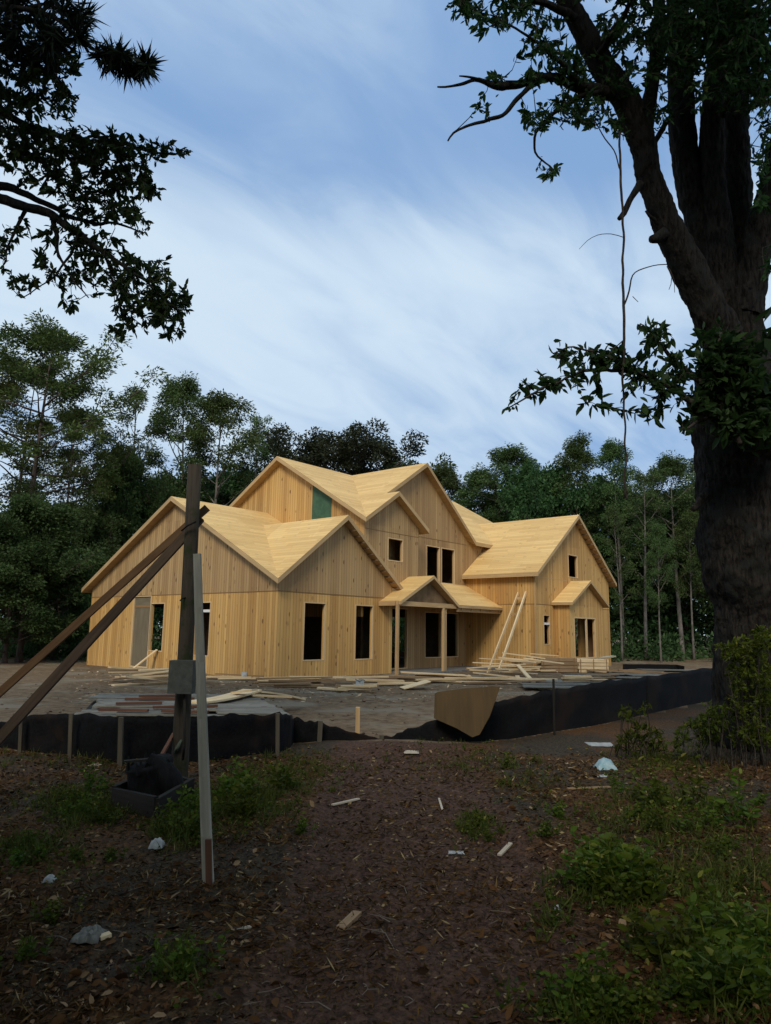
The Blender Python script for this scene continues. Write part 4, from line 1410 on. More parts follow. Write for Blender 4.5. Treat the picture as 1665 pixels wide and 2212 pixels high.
def plant_tree(x, depth, ytop, key, wid, label, name, group='trees behind the house', rz=None, lean=0.0):
    foot = gp(x, depth, 0.0)
    H = at(x, ytop, depth)[2] - 0.0
    seed, style, bark, lf = PROTO[key]
    rz = (hash(label) % 628) / 100 if rz is None else rz
    if key not in _made:
        mb, chunks, Hn = grow_tree(seed, style)
        root = empty(name, (0, 0, 0))
        mb.build('trunk', MAT[bark], root)
        leaf_object('crown', chunks, MAT[lf], root)
        _made[key] = (root, Hn)
        new = root
    else:
        root, Hn = _made[key]
        new = copy_tree(root)
        new.name = name
    s = H / _made[key][1]
    new.location = (foot[0], foot[1], -0.1)
    new.rotation_euler = (lean, 0, rz)
    new.scale = (s * wid, s * wid, s)
    tag(new, label, 'tree', group)
    return new


TREES = [
    # column, depth, top row, kind, width, label, name, turn
    (50, 36, 668, 'pine_a', 1.15, 'tallest brown green pine on the left, its crown standing high above all other far trees', 'pine_tree', 0.4),
    (20, 39, 735, 'pine_b', 1.0, 'second tall pine close behind the tallest pine on the left', 'pine_tree', 2.0),
    (118, 37, 860, 'pine_c', 0.9, 'mid height dark pine just right of the tallest left pine', 'pine_tree', 1.0),
    (262, 42, 798, 'sparse_a', 1.05, 'thin open gum tree with bare limbs between the tallest pine and the garage gum', 'gum_tree', 0.0),
    (372, 44, 780, 'gum_a', 1.0, 'tall gum tree with rounded top above the garage ridge left of the pole', 'gum_tree', 0.7),
    (452, 43, 815, 'gum_b', 1.15, 'dense full gum tree just right of the pole top', 'gum_tree', 2.2),
    (538, 47, 868, 'sparse_b', 0.75, 'narrow spindly gum tree beside the left rake of the upper gable', 'gum_tree', 0.0),
    (640, 52, 905, 'round_a', 1.05, 'dark brownish broad crowned tree right behind the upper gable peak', 'broad_tree', 0.3),
    (765, 50, 917, 'round_b', 1.1, 'dark domed tree behind the valley between the two upper roof peaks', 'broad_tree', 1.2),
    (872, 58, 985, 'bushy_b', 0.9, 'small distant treetop peeking over the roof left of the big front gable', 'broad_tree', 1.0),
    (955, 54, 985, 'gum_c', 1.4, 'low green gum tree rising right behind the big front gable', 'gum_tree', 1.9),
    (1095, 50, 944, 'gum_a', 1.35, 'full rounded gum tree above the roof saddle of the right wing', 'gum_tree', 2.6),
    (1035, 52, 1000, 'gum_b', 1.3, 'green gum tree between the big gable and the rounded gum above the saddle', 'gum_tree', 0.2),
    (1178, 47, 988, 'bushy_a', 0.85, 'mid green leafy tree above the ridge of the right wing', 'broad_tree', 0.9),
    (1255, 46, 917, 'gum_c', 1.1, 'tall gum tree above the right wing peak', 'gum_tree', 0.5),
    (1343, 44, 932, 'gum_b', 0.95, 'tall slim gum tree behind the hanging vine', 'gum_tree', 4.0),
    (1400, 40, 1000, 'sparse_b', 1.3, 'pale trunked open gum tree between the house and the big tree', 'gum_tree', 1.4),
    (1475, 42, 962, 'gum_a', 1.25, 'green gum tree half hidden by the trunk of the big dark tree', 'gum_tree', 5.1),
    (1560, 46, 940, 'gum_c', 1.3, 'gum tree behind the big dark tree trunk', 'gum_tree', 2.4),
    (1640, 42, 980, 'gum_b', 1.2, 'gum tree beyond the big dark tree on its far side', 'gum_tree', 3.0),
    (1340, 38, 1080, 'sparse_a', 0.9, 'slim pale tree standing at the right end of the house', 'gum_tree', 0.8),
    (1432, 37, 1120, 'gum_a', 0.8, 'slim pale tree right next to the pale trunked open gum', 'gum_tree', 3.6),
    (1502, 41, 1090, 'gum_b', 0.9, 'grey trunked tree close to the left edge of the big trunk', 'gum_tree', 0.1),
    # lower leafy trees on the left and behind
    (40, 30, 1058, 'bushy_a', 1.05, 'low mid green leafy tree at the left border of the picture', 'broad_tree', 0.0),
    (140, 36, 1075, 'bushy_b', 1.0, 'low leafy tree below the tallest pine on the left', 'broad_tree', 0.6),
    (238, 40, 940, 'bushy_c', 0.6, 'taller bluish green leafy tree under the thin open gum', 'broad_tree', 1.7),
    (262, 41, 1030, 'bushy_a', 0.9, 'leafy tree reaching up along the left rake of the garage', 'broad_tree', 2.9),
    (112, 32, 1180, 'bushy_c', 1.1, 'dark low leafy tree standing some metres from the garage end', 'broad_tree', 4.1),
    (10, 29, 1150, 'bushy_b', 1.1, 'dark low leafy tree at the left border above the lower brace', 'broad_tree', 3.3),
    (-40, 29, 1090, 'bushy_c', 1.1, 'leafy tree cut by the left border of the picture', 'broad_tree', 2.0),
    (355, 44, 1010, 'bushy_b', 1.0, 'leafy tree low behind the garage peak', 'broad_tree', 5.0),
    (470, 48, 1000, 'bushy_c', 1.0, 'leafy tree low between pole and upper gable', 'broad_tree', 5.9),
    (1120, 54, 1035, 'bushy_b', 1.2, 'dark leafy tree low behind the roof saddle', 'broad_tree', 4.4),
    (1300, 50, 1030, 'bushy_c', 1.2, 'dark leafy tree low behind the right rake of the right wing', 'broad_tree', 3.9),
    (1390, 48, 1050, 'bushy_a', 1.15, 'dark leafy tree filling the gap right of the house', 'broad_tree', 1.1),
    (1485, 47, 1045, 'bushy_b', 1.1, 'dark leafy tree behind the grey trunked tree', 'broad_tree', 2.2),
    (1590, 47, 1060, 'bushy_c', 1.2, 'dark leafy tree low behind the big trunk', 'broad_tree', 0.4),
]
for a in TREES:
    plant_tree(a[0], a[1], a[2], a[3], a[4], a[5], a[6], rz=a[7])
# thin lone trunk and understorey
def woodland():
    rng = np.random.default_rng(77)
    B, A, S, T = [], [], [], []
    mb = MB()
    for k in range(330):
        x = rng.uniform(-700, 2400)
        d = rng.uniform(50, 78)
        if rng.random() < 0.3:
            d = rng.uniform(44, 54)
        c = gp(x, d, 0)
        hh = (3.0 + 6 * rng.random() ** 1.3) * (1.0 if x < 400 or x > 1050 else 1.0)
        n = int(150 + 40 * hh)
        q = unit(rng.normal(size=(n, 3))) * rng.random((n, 1)) ** 0.4
        B.append(np.array([c[0], c[1], hh * 0.52]) + q * np.array([2.0, 2.0, hh * 0.5]))
        A.append(rng.normal(size=(n, 3)) + q)
        S.append(0.25 + 0.25 * rng.random(n))
        T.append(np.clip(rng.uniform(0, .5) + 0.3 * rng.random(n), 0, 1))
        if k % 2 == 0:
            c2 = gp(rng.uniform(-600, 2300), rng.uniform(46, 80), 0)
            L = rng.uniform(5, 9)
            mb.tube([c2, c2 + np.array([rng.uniform(-.4, .4), rng.uniform(-.4, .4), L * .5]), c2 + np.array([rng.uniform(-.8, .8), rng.uniform(-.8, .8), L])], [0.15, 0.12, 0.04], 6)
    # unseen leaf mass added behind the viewer to shade the near ground
    f2 = np.array([FW[0], FW[1], 0]) / np.linalg.norm(FW[:2])
    s2 = np.array([f2[1], -f2[0], 0])
    for k in range(120):
        b = rng.uniform(2.0, 17)
        s = rng.uniform(-15, 15)
        c = CAM - f2 * b + s2 * s
        n = 260
        q = unit(rng.normal(size=(n, 3))) * rng.random((n, 1)) ** 0.4
        z = rng.uniform(4.5, 9.5) if k % 2 else rng.uniform(1.0, 5.5) + (3.5 if b < 5 else 0)
        B.append(np.array([c[0], c[1], z]) + q * np.array([2.1, 2.1, 1.6]))
        A.append(rng.normal(size=(n, 3)) + q)
        S.append(0.3 + 0.3 * rng.random(n))
        T.append(np.clip(rng.uniform(0, .5) + 0.3 * rng.random(n), 0, 1))
    B, A, S, T = map(np.concatenate, (B, A, S, T))
    o = leaf_object('woodland', [leaf_arrays(rng, B, A, S, S * 0.45, DIAMOND, None, T)], MAT['leaf_broad'])
    tag(o, 'dark unbroken woodland behind the single trees, with unseen foliage added behind the viewer for shade', 'woodland', kind='stuff')
    o2 = mb.build('woodland_trunks', MAT['bark_far'])
    tag(o2, 'thin far trunks standing in the woodland', 'woodland', kind='stuff')
    # shaded scrub along the edge of the clearing
    B, A, S, T = [], [], [], []
    for k in range(420):
        x = rng.uniform(-400, 2100)
        d = rng.uniform(38, 50) if x > 500 else rng.uniform(31, 42)
        c = gp(x, d, 0)
        if 3 < c[0] < 21 and -5 < c[1] < 12:
            continue
        hh = 0.6 + 2.2 * rng.random() ** 2
        n = 120
        q = unit(rng.normal(size=(n, 3))) * rng.random((n, 1)) ** 0.4
        B.append(np.array([c[0], c[1], hh * 0.45]) + q * np.array([0.9, 0.9, hh * 0.5]))
        A.append(rng.normal(size=(n, 3)) + q + np.array([0, 0, .3]))
        S.append(0.14 + 0.18 * rng.random(n))
        T.append(np.clip(rng.uniform(0, .6) + 0.35 * rng.random(n), 0, 1))
    B, A, S, T = map(np.concatenate, (B, A, S, T))
    o = leaf_object('undergrowth', [leaf_arrays(rng, B, A, S, S * 0.45, DIAMOND, None, T)], MAT['leaf_broad'])
    tag(o, 'low scrub along the edge of the clearing', 'undergrowth', kind='stuff')


woodland()
# ------------------------------------------------------------------ near trees: wood as tubes, leaves in rosettes on real twigs
def path3(rows, d0, d1=None):
    """survey polyline (column, row, half width in px) -> points and radii at depths d0..d1"""
    d1 = d0 if d1 is None else d1
    n = len(rows)
    P, Rr = [], []
    for i, (x, y, r) in enumerate(rows):
        d = d0 + (d1 - d0) * i / max(1, n - 1)
        P.append(V(at(x, y, d)))
        Rr.append(r / FPX * d)
    return P, Rr


def refine(P, Rr, step):
    """Catmull-Rom through the points"""
    Q, S = [], []
    n = len(P)
    for i in range(n - 1):
        a, b, c, d = P[max(i - 1, 0)], P[i], P[i + 1], P[min(i + 2, n - 1)]
        m = max(1, int((c - b).length / step))
        for k in range(m):
            t = k / m
            q = 0.5 * ((2 * b) + (c - a) * t + (2 * a - 5 * b + 4 * c - d) * t * t + (3 * b - a - 3 * c + d) * t ** 3)
            Q.append(q)
            S.append(Rr[i] + (Rr[i + 1] - Rr[i]) * t)
    Q.append(P[-1]); S.append(Rr[-1])
    return Q, S


def limb(mb, rows, d0, d1=None, sides=10, rough=0.12, fr=6, step=0.08, wob=0.0, seed=0.0):
    P, Rr = path3(rows, d0, d1)
    Q, S = refine(P, Rr, step)
    if wob:
        for i, q in enumerate(Q):
            w = wob * min(1, i / 4)
            q += Vector((noise.noise(q * 5 + Vector((seed, 0, 0))), noise.noise(q * 5 + Vector((0, seed, 3))), noise.noise(q * 5 + Vector((5, 0, seed))))) * w
    mb.tube(Q, S, sides, rough, fr, seed=seed)
    return Q


def clusters(rng, specs, depth, thick):
    """specs: (column, row, half width, half height, tips) -> twig tips"""
    out = []
    for (x, y, rx, ry, n) in specs:
        q = unit(rng.normal(size=(n, 3))) * rng.random((n, 1)) ** 0.42
        for k in range(n):
            out.append(at(x + q[k, 0] * rx, y + q[k, 1] * ry, depth + q[k, 2] * thick))
    return np.array(out)


def rosettes(rng, tips, nodes, per, L, wr, droop, mb=None, tr=0.003, shape=LEAF, far=1.2, up=0.2):
    """leaf rosettes at the twig tips; twigs branch off one another, starting from the given wood"""
    base, axis, ln, tone = [], [], [], []
    d0 = np.array([((nodes - t) ** 2).sum(1).min() for t in tips])
    tips = tips[np.argsort(d0)]
    grown = np.zeros((len(nodes) + 2 * len(tips), 3))
    grown[:len(nodes)] = nodes
    m_ = len(nodes)
    for t in tips:
        dd = ((grown[:m_] - t) ** 2).sum(1)
        a = grown[int(np.argmin(dd))]
        v = t - a
        dist = np.linalg.norm(v)
        dirv = v / max(dist, 1e-6)
        mid = (a + t) / 2 + np.array([0, 0, 0.08 * dist]) + rng.normal(size=3) * 0.08 * dist
        if mb is not None and dist > 0.02:
            mb.tube([a, mid, t], [tr * 1.5, tr * 1.2, tr * 0.7], 4, cap=False)
        grown[m_], grown[m_ + 1] = mid, t
        m_ += 2
        m = per + int(rng.integers(-2, 3))
        b0 = rng.random() * 0.55
        k0 = rng.uniform(0.6, 1.35)
        hang = rng.uniform(0.3, 1.6) * droop
        for k in range(m):
            s = k / max(1, m - 1)
            back = (1 - s) * L * rng.uniform(0.5, 2.2)
            ax = dirv * (0.6 + 0.6 * s) + rng.normal(size=3) * 0.5 + np.array([0, 0, up - hang])
            base.append(t - dirv * back)
            axis.append(ax)
            ln.append(L * k0 * rng.uniform(0.6, 1.2))
            tone.append(np.clip(b0 + rng.random() * 0.45, 0, 1))
    ln = np.array(ln)
    return leaf_arrays(rng, np.array(base), np.array(axis), ln, ln * wr * rng.uniform(0.75, 1.25, len(ln)), shape, None, np.array(tone))


def nodes_of(*paths):
    return np.array([tuple(p) for Q in paths for p in Q])


def bark_tube(mb, Q, S, sides, lump, fr, seed, furrow=0.035):
    """trunk with lumps and long split furrows in its bark"""
    n = len(Q)
    vs, fs = [], []
    ref = Vector((1, 0, 0))
    for i, p in enumerate(Q):
        t = (Q[min(i + 1, n - 1)] - Q[max(i - 1, 0)]).normalized()
        ref = (ref - t * ref.dot(t)).normalized()
        s = t.cross(ref)
        for j in range(sides):
            a = 2 * math.pi * j / sides
            d = ref * math.cos(a) + s * math.sin(a)
            q = p + d * S[i]
            r = S[i] * (1 + lump * (noise.noise(q * fr + Vector((seed, 0, 0))) + 0.5 * noise.noise(q * fr * 2.4)))
            w = Vector((q.x * 13, q.y * 13, q.z * 2.6)) + Vector((0, 0, noise.noise(q * 4) * 1.5))
            f = 1 - abs(noise.noise(w)) * 2.2
            f2b = 1 - abs(noise.noise(w * 2.3)) * 2.0
            r -= furrow * max(0, f) ** 2 * 0.8 + furrow * 0.4 * max(0, f2b) ** 2
            vs.append(p + d * r)
    for i in range(n - 1):
        for j in range(sides):
            fs.append((i * sides + j, i * sides + (j + 1) % sides, (i + 1) * sides + (j + 1) % sides, (i + 1) * sides + j))
    mb.add(vs, fs, None, 0, True)


# --- the big dark tree on the right
DT = 10.0
big = empty('big_tree', V(gp(1640, DT)), 'huge dark many stemmed tree filling the right side of the picture', 'tree')
mb = MB()
trunk_rows = [(1655, 1660, 128), (1652, 1600, 112), (1646, 1500, 100), (1640, 1400, 92), (1632, 1300, 86), (1612, 1230, 90), (1606, 1160, 93), (1602, 1080, 90), (1606, 1000, 97), (1606, 920, 104), (1596, 840, 92), (1586, 770, 70), (1580, 710, 60), (1576, 640, 62)]
Pt, Rt = path3(trunk_rows, DT)
Q, S = refine(Pt, Rt, 0.03)
bark_tube(mb, Q, S, 120, 0.10, 2.6, 2.0)
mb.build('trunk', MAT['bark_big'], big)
stems = [
    ([(1560, 730, 46), (1530, 670, 40), (1497, 600, 37), (1462, 530, 34), (1428, 455, 30), (1402, 380, 26), (1386, 300, 30), (1352, 220, 30), (1300, 140, 27), (1262, 70, 25), (1225, 0, 23), (1190, -90, 18)], DT - .35, DT - .9),
    ([(1388, 290, 24), (1402, 220, 19), (1414, 140, 17), (1422, 60, 15), (1426, -40, 13)], DT - .55, DT - .5),
    ([(1572, 690, 52), (1545, 590, 40), (1512, 480, 36), (1488, 390, 34), (1474, 300, 33), (1470, 190, 32), (1466, 90, 28), (1458, -60, 24)], DT + .1, DT + .4),
    ([(1580, 690, 52), (1560, 580, 40), (1545, 470, 34), (1538, 360, 31), (1540, 240, 28), (1548, 110, 25), (1556, -60, 22)], DT, DT + .1),
    ([(1590, 690, 50), (1592, 570, 42), (1592, 460, 36), (1590, 340, 32), (1588, 220, 30), (1590, 100, 27), (1596, -60, 23)], DT + .2, DT + .5),
    ([(1600, 680, 48), (1622, 580, 40), (1645, 480, 34), (1672, 390, 30), (1700, 290, 28), (1720, 160, 24), (1735, -40, 20)], DT - .1, DT - .3),
]
sp_paths = []
for k, (rows, d0, d1) in enumerate(stems):
    mb = MB()
    Q, S = refine(*path3([(x, y, r * (0.88 if 0 < k < 6 and y < 600 else 1)) for x, y, r in rows], d0, d1), 0.035)
    bark_tube(mb, Q, S, 48, 0.12, 4, k * 3.1, 0.022)
    sp_paths.append(Q)
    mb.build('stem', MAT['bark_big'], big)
branches = [
    ([(1345, 208, 16), (1300, 198, 14), (1262, 192, 13), (1220, 178, 10), (1185, 166, 9), (1140, 176, 8), (1085, 186, 9), (1050, 176, 6), (1025, 172, 4), (985, 186, 3), (946, 190, 1.6)], DT - .75, DT - 1.2),
    ([(1188, 166, 7), (1150, 184, 6), (1115, 215, 5), (1085, 248, 4.5), (1045, 262, 3.5), (1000, 276, 2.8), (980, 290, 2.2), (970, 306, 2)], DT - .9, DT - 1.3),
    ([(1050, 176, 4), (1020, 168, 2.5), (990, 164, 1.5)], DT - 1.1, DT - 1.2),
    ([(1262, 190, 8), (1225, 150, 6), (1180, 110, 4), (1130, 70, 2.5), (1060, 30, 1.5)], DT - .9, DT - 1.4),
    ([(1300, 198, 7), (1240, 215, 5), (1190, 252, 4), (1160, 290, 3), (1156, 328, 2.4), (1172, 345, 2), (1192, 366, 1.4)], DT - .85, DT - 1.0),
    ([(1382, 395, 8), (1368, 420, 7), (1352, 450, 6.5), (1338, 474, 5)], DT - .7, DT - .8),
    ([(1435, 505, 14), (1418, 514, 11), (1405, 517, 8)], DT - .62, DT - .7),
    ([(1425, 480, 5), (1402, 466, 3.5), (1392, 456, 2)], DT - .6, DT - .65),
    ([(1400, 330, 7), (1424, 290, 6), (1452, 250, 5), (1474, 220, 5)], DT - .4, DT + .1),
    ([(1240, 40, 10), (1180, 10, 7), (1100, -10, 5), (1000, 0, 2)], DT - 1.0, DT - 1.6),
    ([(1290, 120, 8), (1330, 60, 6), (1370, -20, 4)], DT - .9, DT - 1.6),
    ([(1640, 470, 9), (1660, 330, 6), (1690, 250, 4)], DT - .2, DT - .9),
    ([(1530, 1060, 10), (1512, 1080, 9), (1496, 1102, 5)], DT - .3, DT - .5),
    ([(1560, 250, 10), (1600, 150, 8), (1650, 60, 5), (1700, 10, 3)], DT - .2, DT - 1.8),
    ([(1470, 150, 9), (1500, 70, 7), (1540, 0, 5), (1560, -60, 4)], DT, DT - 1.5),
]
br_paths = []
for k, (rows, d0, d1) in enumerate(branches):
    mb = MB()
    br_paths.append(limb(mb, rows, d0, d1, 9, 0.14, 9, 0.05, 0.03, seed=40 + k * 1.7))
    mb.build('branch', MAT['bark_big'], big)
rng = np.random.default_rng(5)
ND = nodes_of(*sp_paths, *br_paths)
mb = MB()
spec = [(1010, 15, 55, 30, 34), (1060, 45, 60, 30, 30), (1110, 20, 60, 35, 34), (1180, 30, 60, 50, 30), (1165, 110, 50, 40, 26), (1215, 120, 55, 45, 40), (1260, 160, 55, 45, 40),
        (1140, 165, 35, 18, 16), (1075, 165, 22, 14, 9), (1215, 235, 60, 36, 44), (1160, 258, 42, 24, 26), (1275, 235, 50, 42, 34), (1320, 150, 40, 70, 36), (1330, 275, 26, 36, 16), (1040, 225, 14, 16, 5), (1048, 245, 8, 8, 3),
        (1178, 372, 34, 16, 13), (1330, 60, 60, 60, 60), (1380, 150, 40, 90, 40), (1420, 60, 60, 80, 80), (1490, 60, 70, 90, 120), (1560, 70, 80, 110, 160), (1630, 90, 70, 130, 160), (1650, 210, 45, 80, 70), (1590, 190, 60, 60, 50),
        (1500, 190, 40, 60, 30), (1650, 330, 30, 60, 24), (1660, 560, 14, 40, 8), (1640, 430, 26, 40, 14), (1440, 250, 26, 60, 18), (1530, -20, 200, 60, 140), (1300, -30, 150, 40, 70), (1520, 60, 60, 60, 70), (1610, 60, 60, 70, 90), (1640, 150, 40, 60, 60), (1450, 130, 40, 60, 40), (1570, 150, 50, 40, 40)]
tips = clusters(rng, spec, DT - 1.0, 1.0)
ch = [rosettes(rng, tips, ND, 8, 0.095, 0.36, 0.55, mb, 0.004, far=1.5)]
mb.build('twigs', MAT['bark_twig'], big)
# the crown goes on overhead, out of the picture, and shades the ground before the camera
n = 15000
c0 = np.array(V(at(1500, -500, DT - 1)))
q = unit(rng.normal(size=(n, 3))) * rng.random((n, 1)) ** 0.4
B = c0 + np.array([-1.2, -1.4, 1.6]) + q * np.array([5.6, 6.2, 2.2])
dv = B - CAM
w = dv @ FW
row = 1105.5 - FPX * (dv @ UP) / np.maximum(w, .01)
keep = (w < 0.3) | (row < -60)
B = B[keep]
ln = rng.uniform(0.22, 0.4, len(B))
ch.append(leaf_arrays(rng, B, rng.normal(size=(len(B), 3)), ln, ln * 0.45, DIAMOND))
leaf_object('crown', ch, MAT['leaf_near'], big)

# --- climbing creeper with large leaves on the trunk
vin = empty('creeper', V(at(1560, 900, DT - 1)), 'large leaved creeper on the big trunk reaching out to the left over the sky', 'creeper')
mb = MB()
v1 = limb(mb, [(1530, 900, 8), (1470, 850, 6), (1400, 815, 5), (1330, 800, 4), (1260, 800, 3), (1190, 830, 2.4), (1130, 862, 1.8), (1095, 885, 1.2)], DT - 1.1, DT - 1.5, 7, 0.1, 8, 0.06, 0.04)
v2 = limb(mb, [(1520, 830, 7), (1470, 790, 5), (1430, 750, 4), (1400, 715, 2), (1385, 700, 1)], DT - 1.1, DT - 1.4, 7, 0.1, 8, 0.06, 0.04, 3)
v3 = limb(mb, [(1400, 815, 4), (1300, 765, 3), (1240, 750, 2), (1195, 765, 1.2)], DT - 1.3, DT - 1.5, 6, 0.1, 8, 0.06, 0.04, 5)
v4 = limb(mb, [(1530, 900, 5), (1490, 920, 3), (1475, 935, 1.5)], DT - 1.1, DT - 1.3, 6, 0.1, 8, 0.06, 0.04, 7)
v5 = limb(mb, [(1600, 960, 6), (1560, 880, 6), (1540, 800, 6), (1560, 720, 5)], DT - 1.25, DT - 0.9, 6, 0.1, 8, 0.06, 0.04, 8)
rng = np.random.default_rng(8)
spec = [(1430, 745, 60, 45, 30), (1460, 815, 55, 55, 46), (1375, 800, 60, 50, 36), (1320, 790, 55, 45, 30), (1255, 790, 50, 45, 24), (1215, 765, 30, 18, 10), (1200, 820, 45, 26, 16), (1150, 845, 36, 22, 11), (1110, 870, 16, 14, 5),
        (1420, 880, 50, 30, 16), (1350, 870, 45, 28, 9), (1290, 860, 45, 30, 9), (1480, 910, 24, 30, 8), (1395, 708, 26, 20, 6), (1440, 850, 40, 40, 14)]
spec = [(a, b, c, d, int(e * .62)) for (a, b, c, d, e) in spec]
tips = clusters(rng, spec, DT - 1.35, 0.45)
ch = [rosettes(rng, tips, nodes_of(v1, v2, v3, v4), 6, 0.145, 0.36, 0.35, mb, 0.004, far=0.9)]
spec = [(1560, 760, 65, 70, 90), (1560, 860, 80, 80, 150), (1620, 830, 60, 90, 110), (1600, 930, 70, 30, 40), (1650, 900, 40, 60, 40), (1655, 740, 25, 20, 12)]
tips = clusters(rng, spec, DT - 1.1, 0.25)
ch.append(rosettes(rng, tips, nodes_of(v5, v1), 5, 0.16, 0.42, 0.3, None))
# a few very big leaves at the far side of the trunk
bb = np.array([at(1622, 700, 8.6), at(1640, 716, 8.6), at(1700, 640, 8.6), at(1650, 730, 8.5)])
ee = np.array([at(1690, 650, 8.5), at(1720, 690, 8.5), at(1640, 690, 8.4), at(1690, 775, 8.4)])
ch.append(leaf_arrays(rng, bb, ee - bb, np.linalg.norm(ee - bb, axis=1), np.array([.17, .15, .16, .15]), LEAF))
mb.build('creeper_stem', MAT['bark_twig'], vin)
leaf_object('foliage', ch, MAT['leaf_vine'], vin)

# --- hanging vine
hv = empty('hanging_vine', V(at(1345, 1000, DT - 1)), 'thin bare vine hanging straight down before the sky at the creeper', 'vine')
mb = MB()
for k, (rows, w) in enumerate((([(1338, 285, 2.2), (1342, 420, 2.6), (1346, 520, 2.4), (1345, 600, 2.6), (1348, 660, 3), (1346, 740, 2.8), (1344, 800, 2.4), (1348, 860, 2.2), (1350, 960, 1.9), (1349, 1030, 2.0), (1354, 1080, 1.8)], .02),
                              ([(1275, 245, 1.2), (1300, 290, 1.3), (1325, 325, 1.3), (1340, 365, 1.4)], .02),
                              ([(1348, 658, 2), (1358, 630, 1.8), (1366, 596, 1.5), (1390, 578, 1.2), (1438, 570, 1.0)], .02),
                              ([(1345, 512, .9), (1320, 505, .8), (1290, 508, .7), (1268, 520, .6), (1250, 538, .4)], .01),
                              ([(1352, 1000, 1.3), (1346, 1040, 1.3), (1350, 1075, 1.2)], .02),
                              ([(1440, 575, 1.0), (1450, 600, .9), (1446, 625, .6)], .02), ([(1445, 580, .9), (1456, 605, .8), (1458, 630, .5)], .02),
                              ([(1346, 735, 1.6), (1335, 745, 1.3), (1322, 755, 1.0), (1310, 775, .6)], .02), ([(1366, 640, .8), (1378, 652, .6)], .01))):
    limb(mb, rows, DT - 1.5, DT - 1.5, 6, 0.1, 12, 0.05, w, seed=k * 2.2)
mb.build('vine_strand', MAT['bark_twig'], hv)

# --- bushes round the foot of the big tree
def bush(name, label, specs, depth, thick, L, wr, per, seed, mat='leaf_weed', cat='bush', stems=()):
    rng = np.random.default_rng(seed)
    foot = V(gp(specs[0][0], depth))
    b = empty(name, foot, label, cat)
    tips = clusters(rng, specs, depth, thick)
    tips[:, 2] = np.maximum(tips[:, 2], 0.03)
    f = np.array(foot)
    nd_ = [f + np.array([rng.uniform(-.3, .3), rng.uniform(-.3, .3), 0]) for _ in range(5)]
    mb = MB()
    nodes = []
    pick = tips[rng.choice(len(tips), min(len(tips), 26), replace=False)]
    for t in pick:
        a = np.array([t[0] + rng.uniform(-.12, .12), t[1] + rng.uniform(-.12, .12), 0.0])
        m1 = a * 0.5 + t * 0.5 + rng.normal(size=3) * 0.04
        mb.tube([a, m1, t], [0.008, 0.006, 0.003], 5, cap=False)
        nodes += [a * .3 + t * .7, m1, t]
    ch = [rosettes(rng, tips, np.array(nodes), per, L, wr, 0.1, mb, 0.0025, far=0.7, up=0.35)]
    mb.build('stems', MAT['bark_twig'], b)
    leaf_object('foliage', ch, MAT[mat], b)
    return b


bush('bush', 'tall feathery green bush hiding the foot of the big tree', [(1615, 1405, 50, 30, 110), (1650, 1380, 40, 26, 80), (1578, 1412, 30, 16, 36), (1550, 1396, 16, 10, 9), (1612, 1460, 44, 40, 110), (1655, 1470, 50, 60, 130), (1590, 1520, 28, 34, 34), (1635, 1540, 46, 50, 120), (1610, 1590, 44, 26, 60), (1660, 1590, 50, 36, 90)], 8.6, 0.45, 0.06, 0.34, 7, 21, mat='leaf_bush')
bush('bush', 'low bright green bush left of the feathery bush under the big tree', [(1520, 1578, 52, 40, 120), (1550, 1545, 40, 36, 70), (1465, 1598, 26, 24, 26)], 8.7, 0.4, 0.055, 0.36, 8, 22)
bush('shrub', 'slim leafy shrub standing before the long right fence', [(1378, 1590, 26, 40, 44), (1352, 1540, 22, 18, 20), (1392, 1530, 14, 14, 10), (1420, 1600, 24, 30, 36), (1345, 1600, 22, 26, 26)], 8.9, 0.25, 0.07, 0.32, 6, 23, cat='shrub')

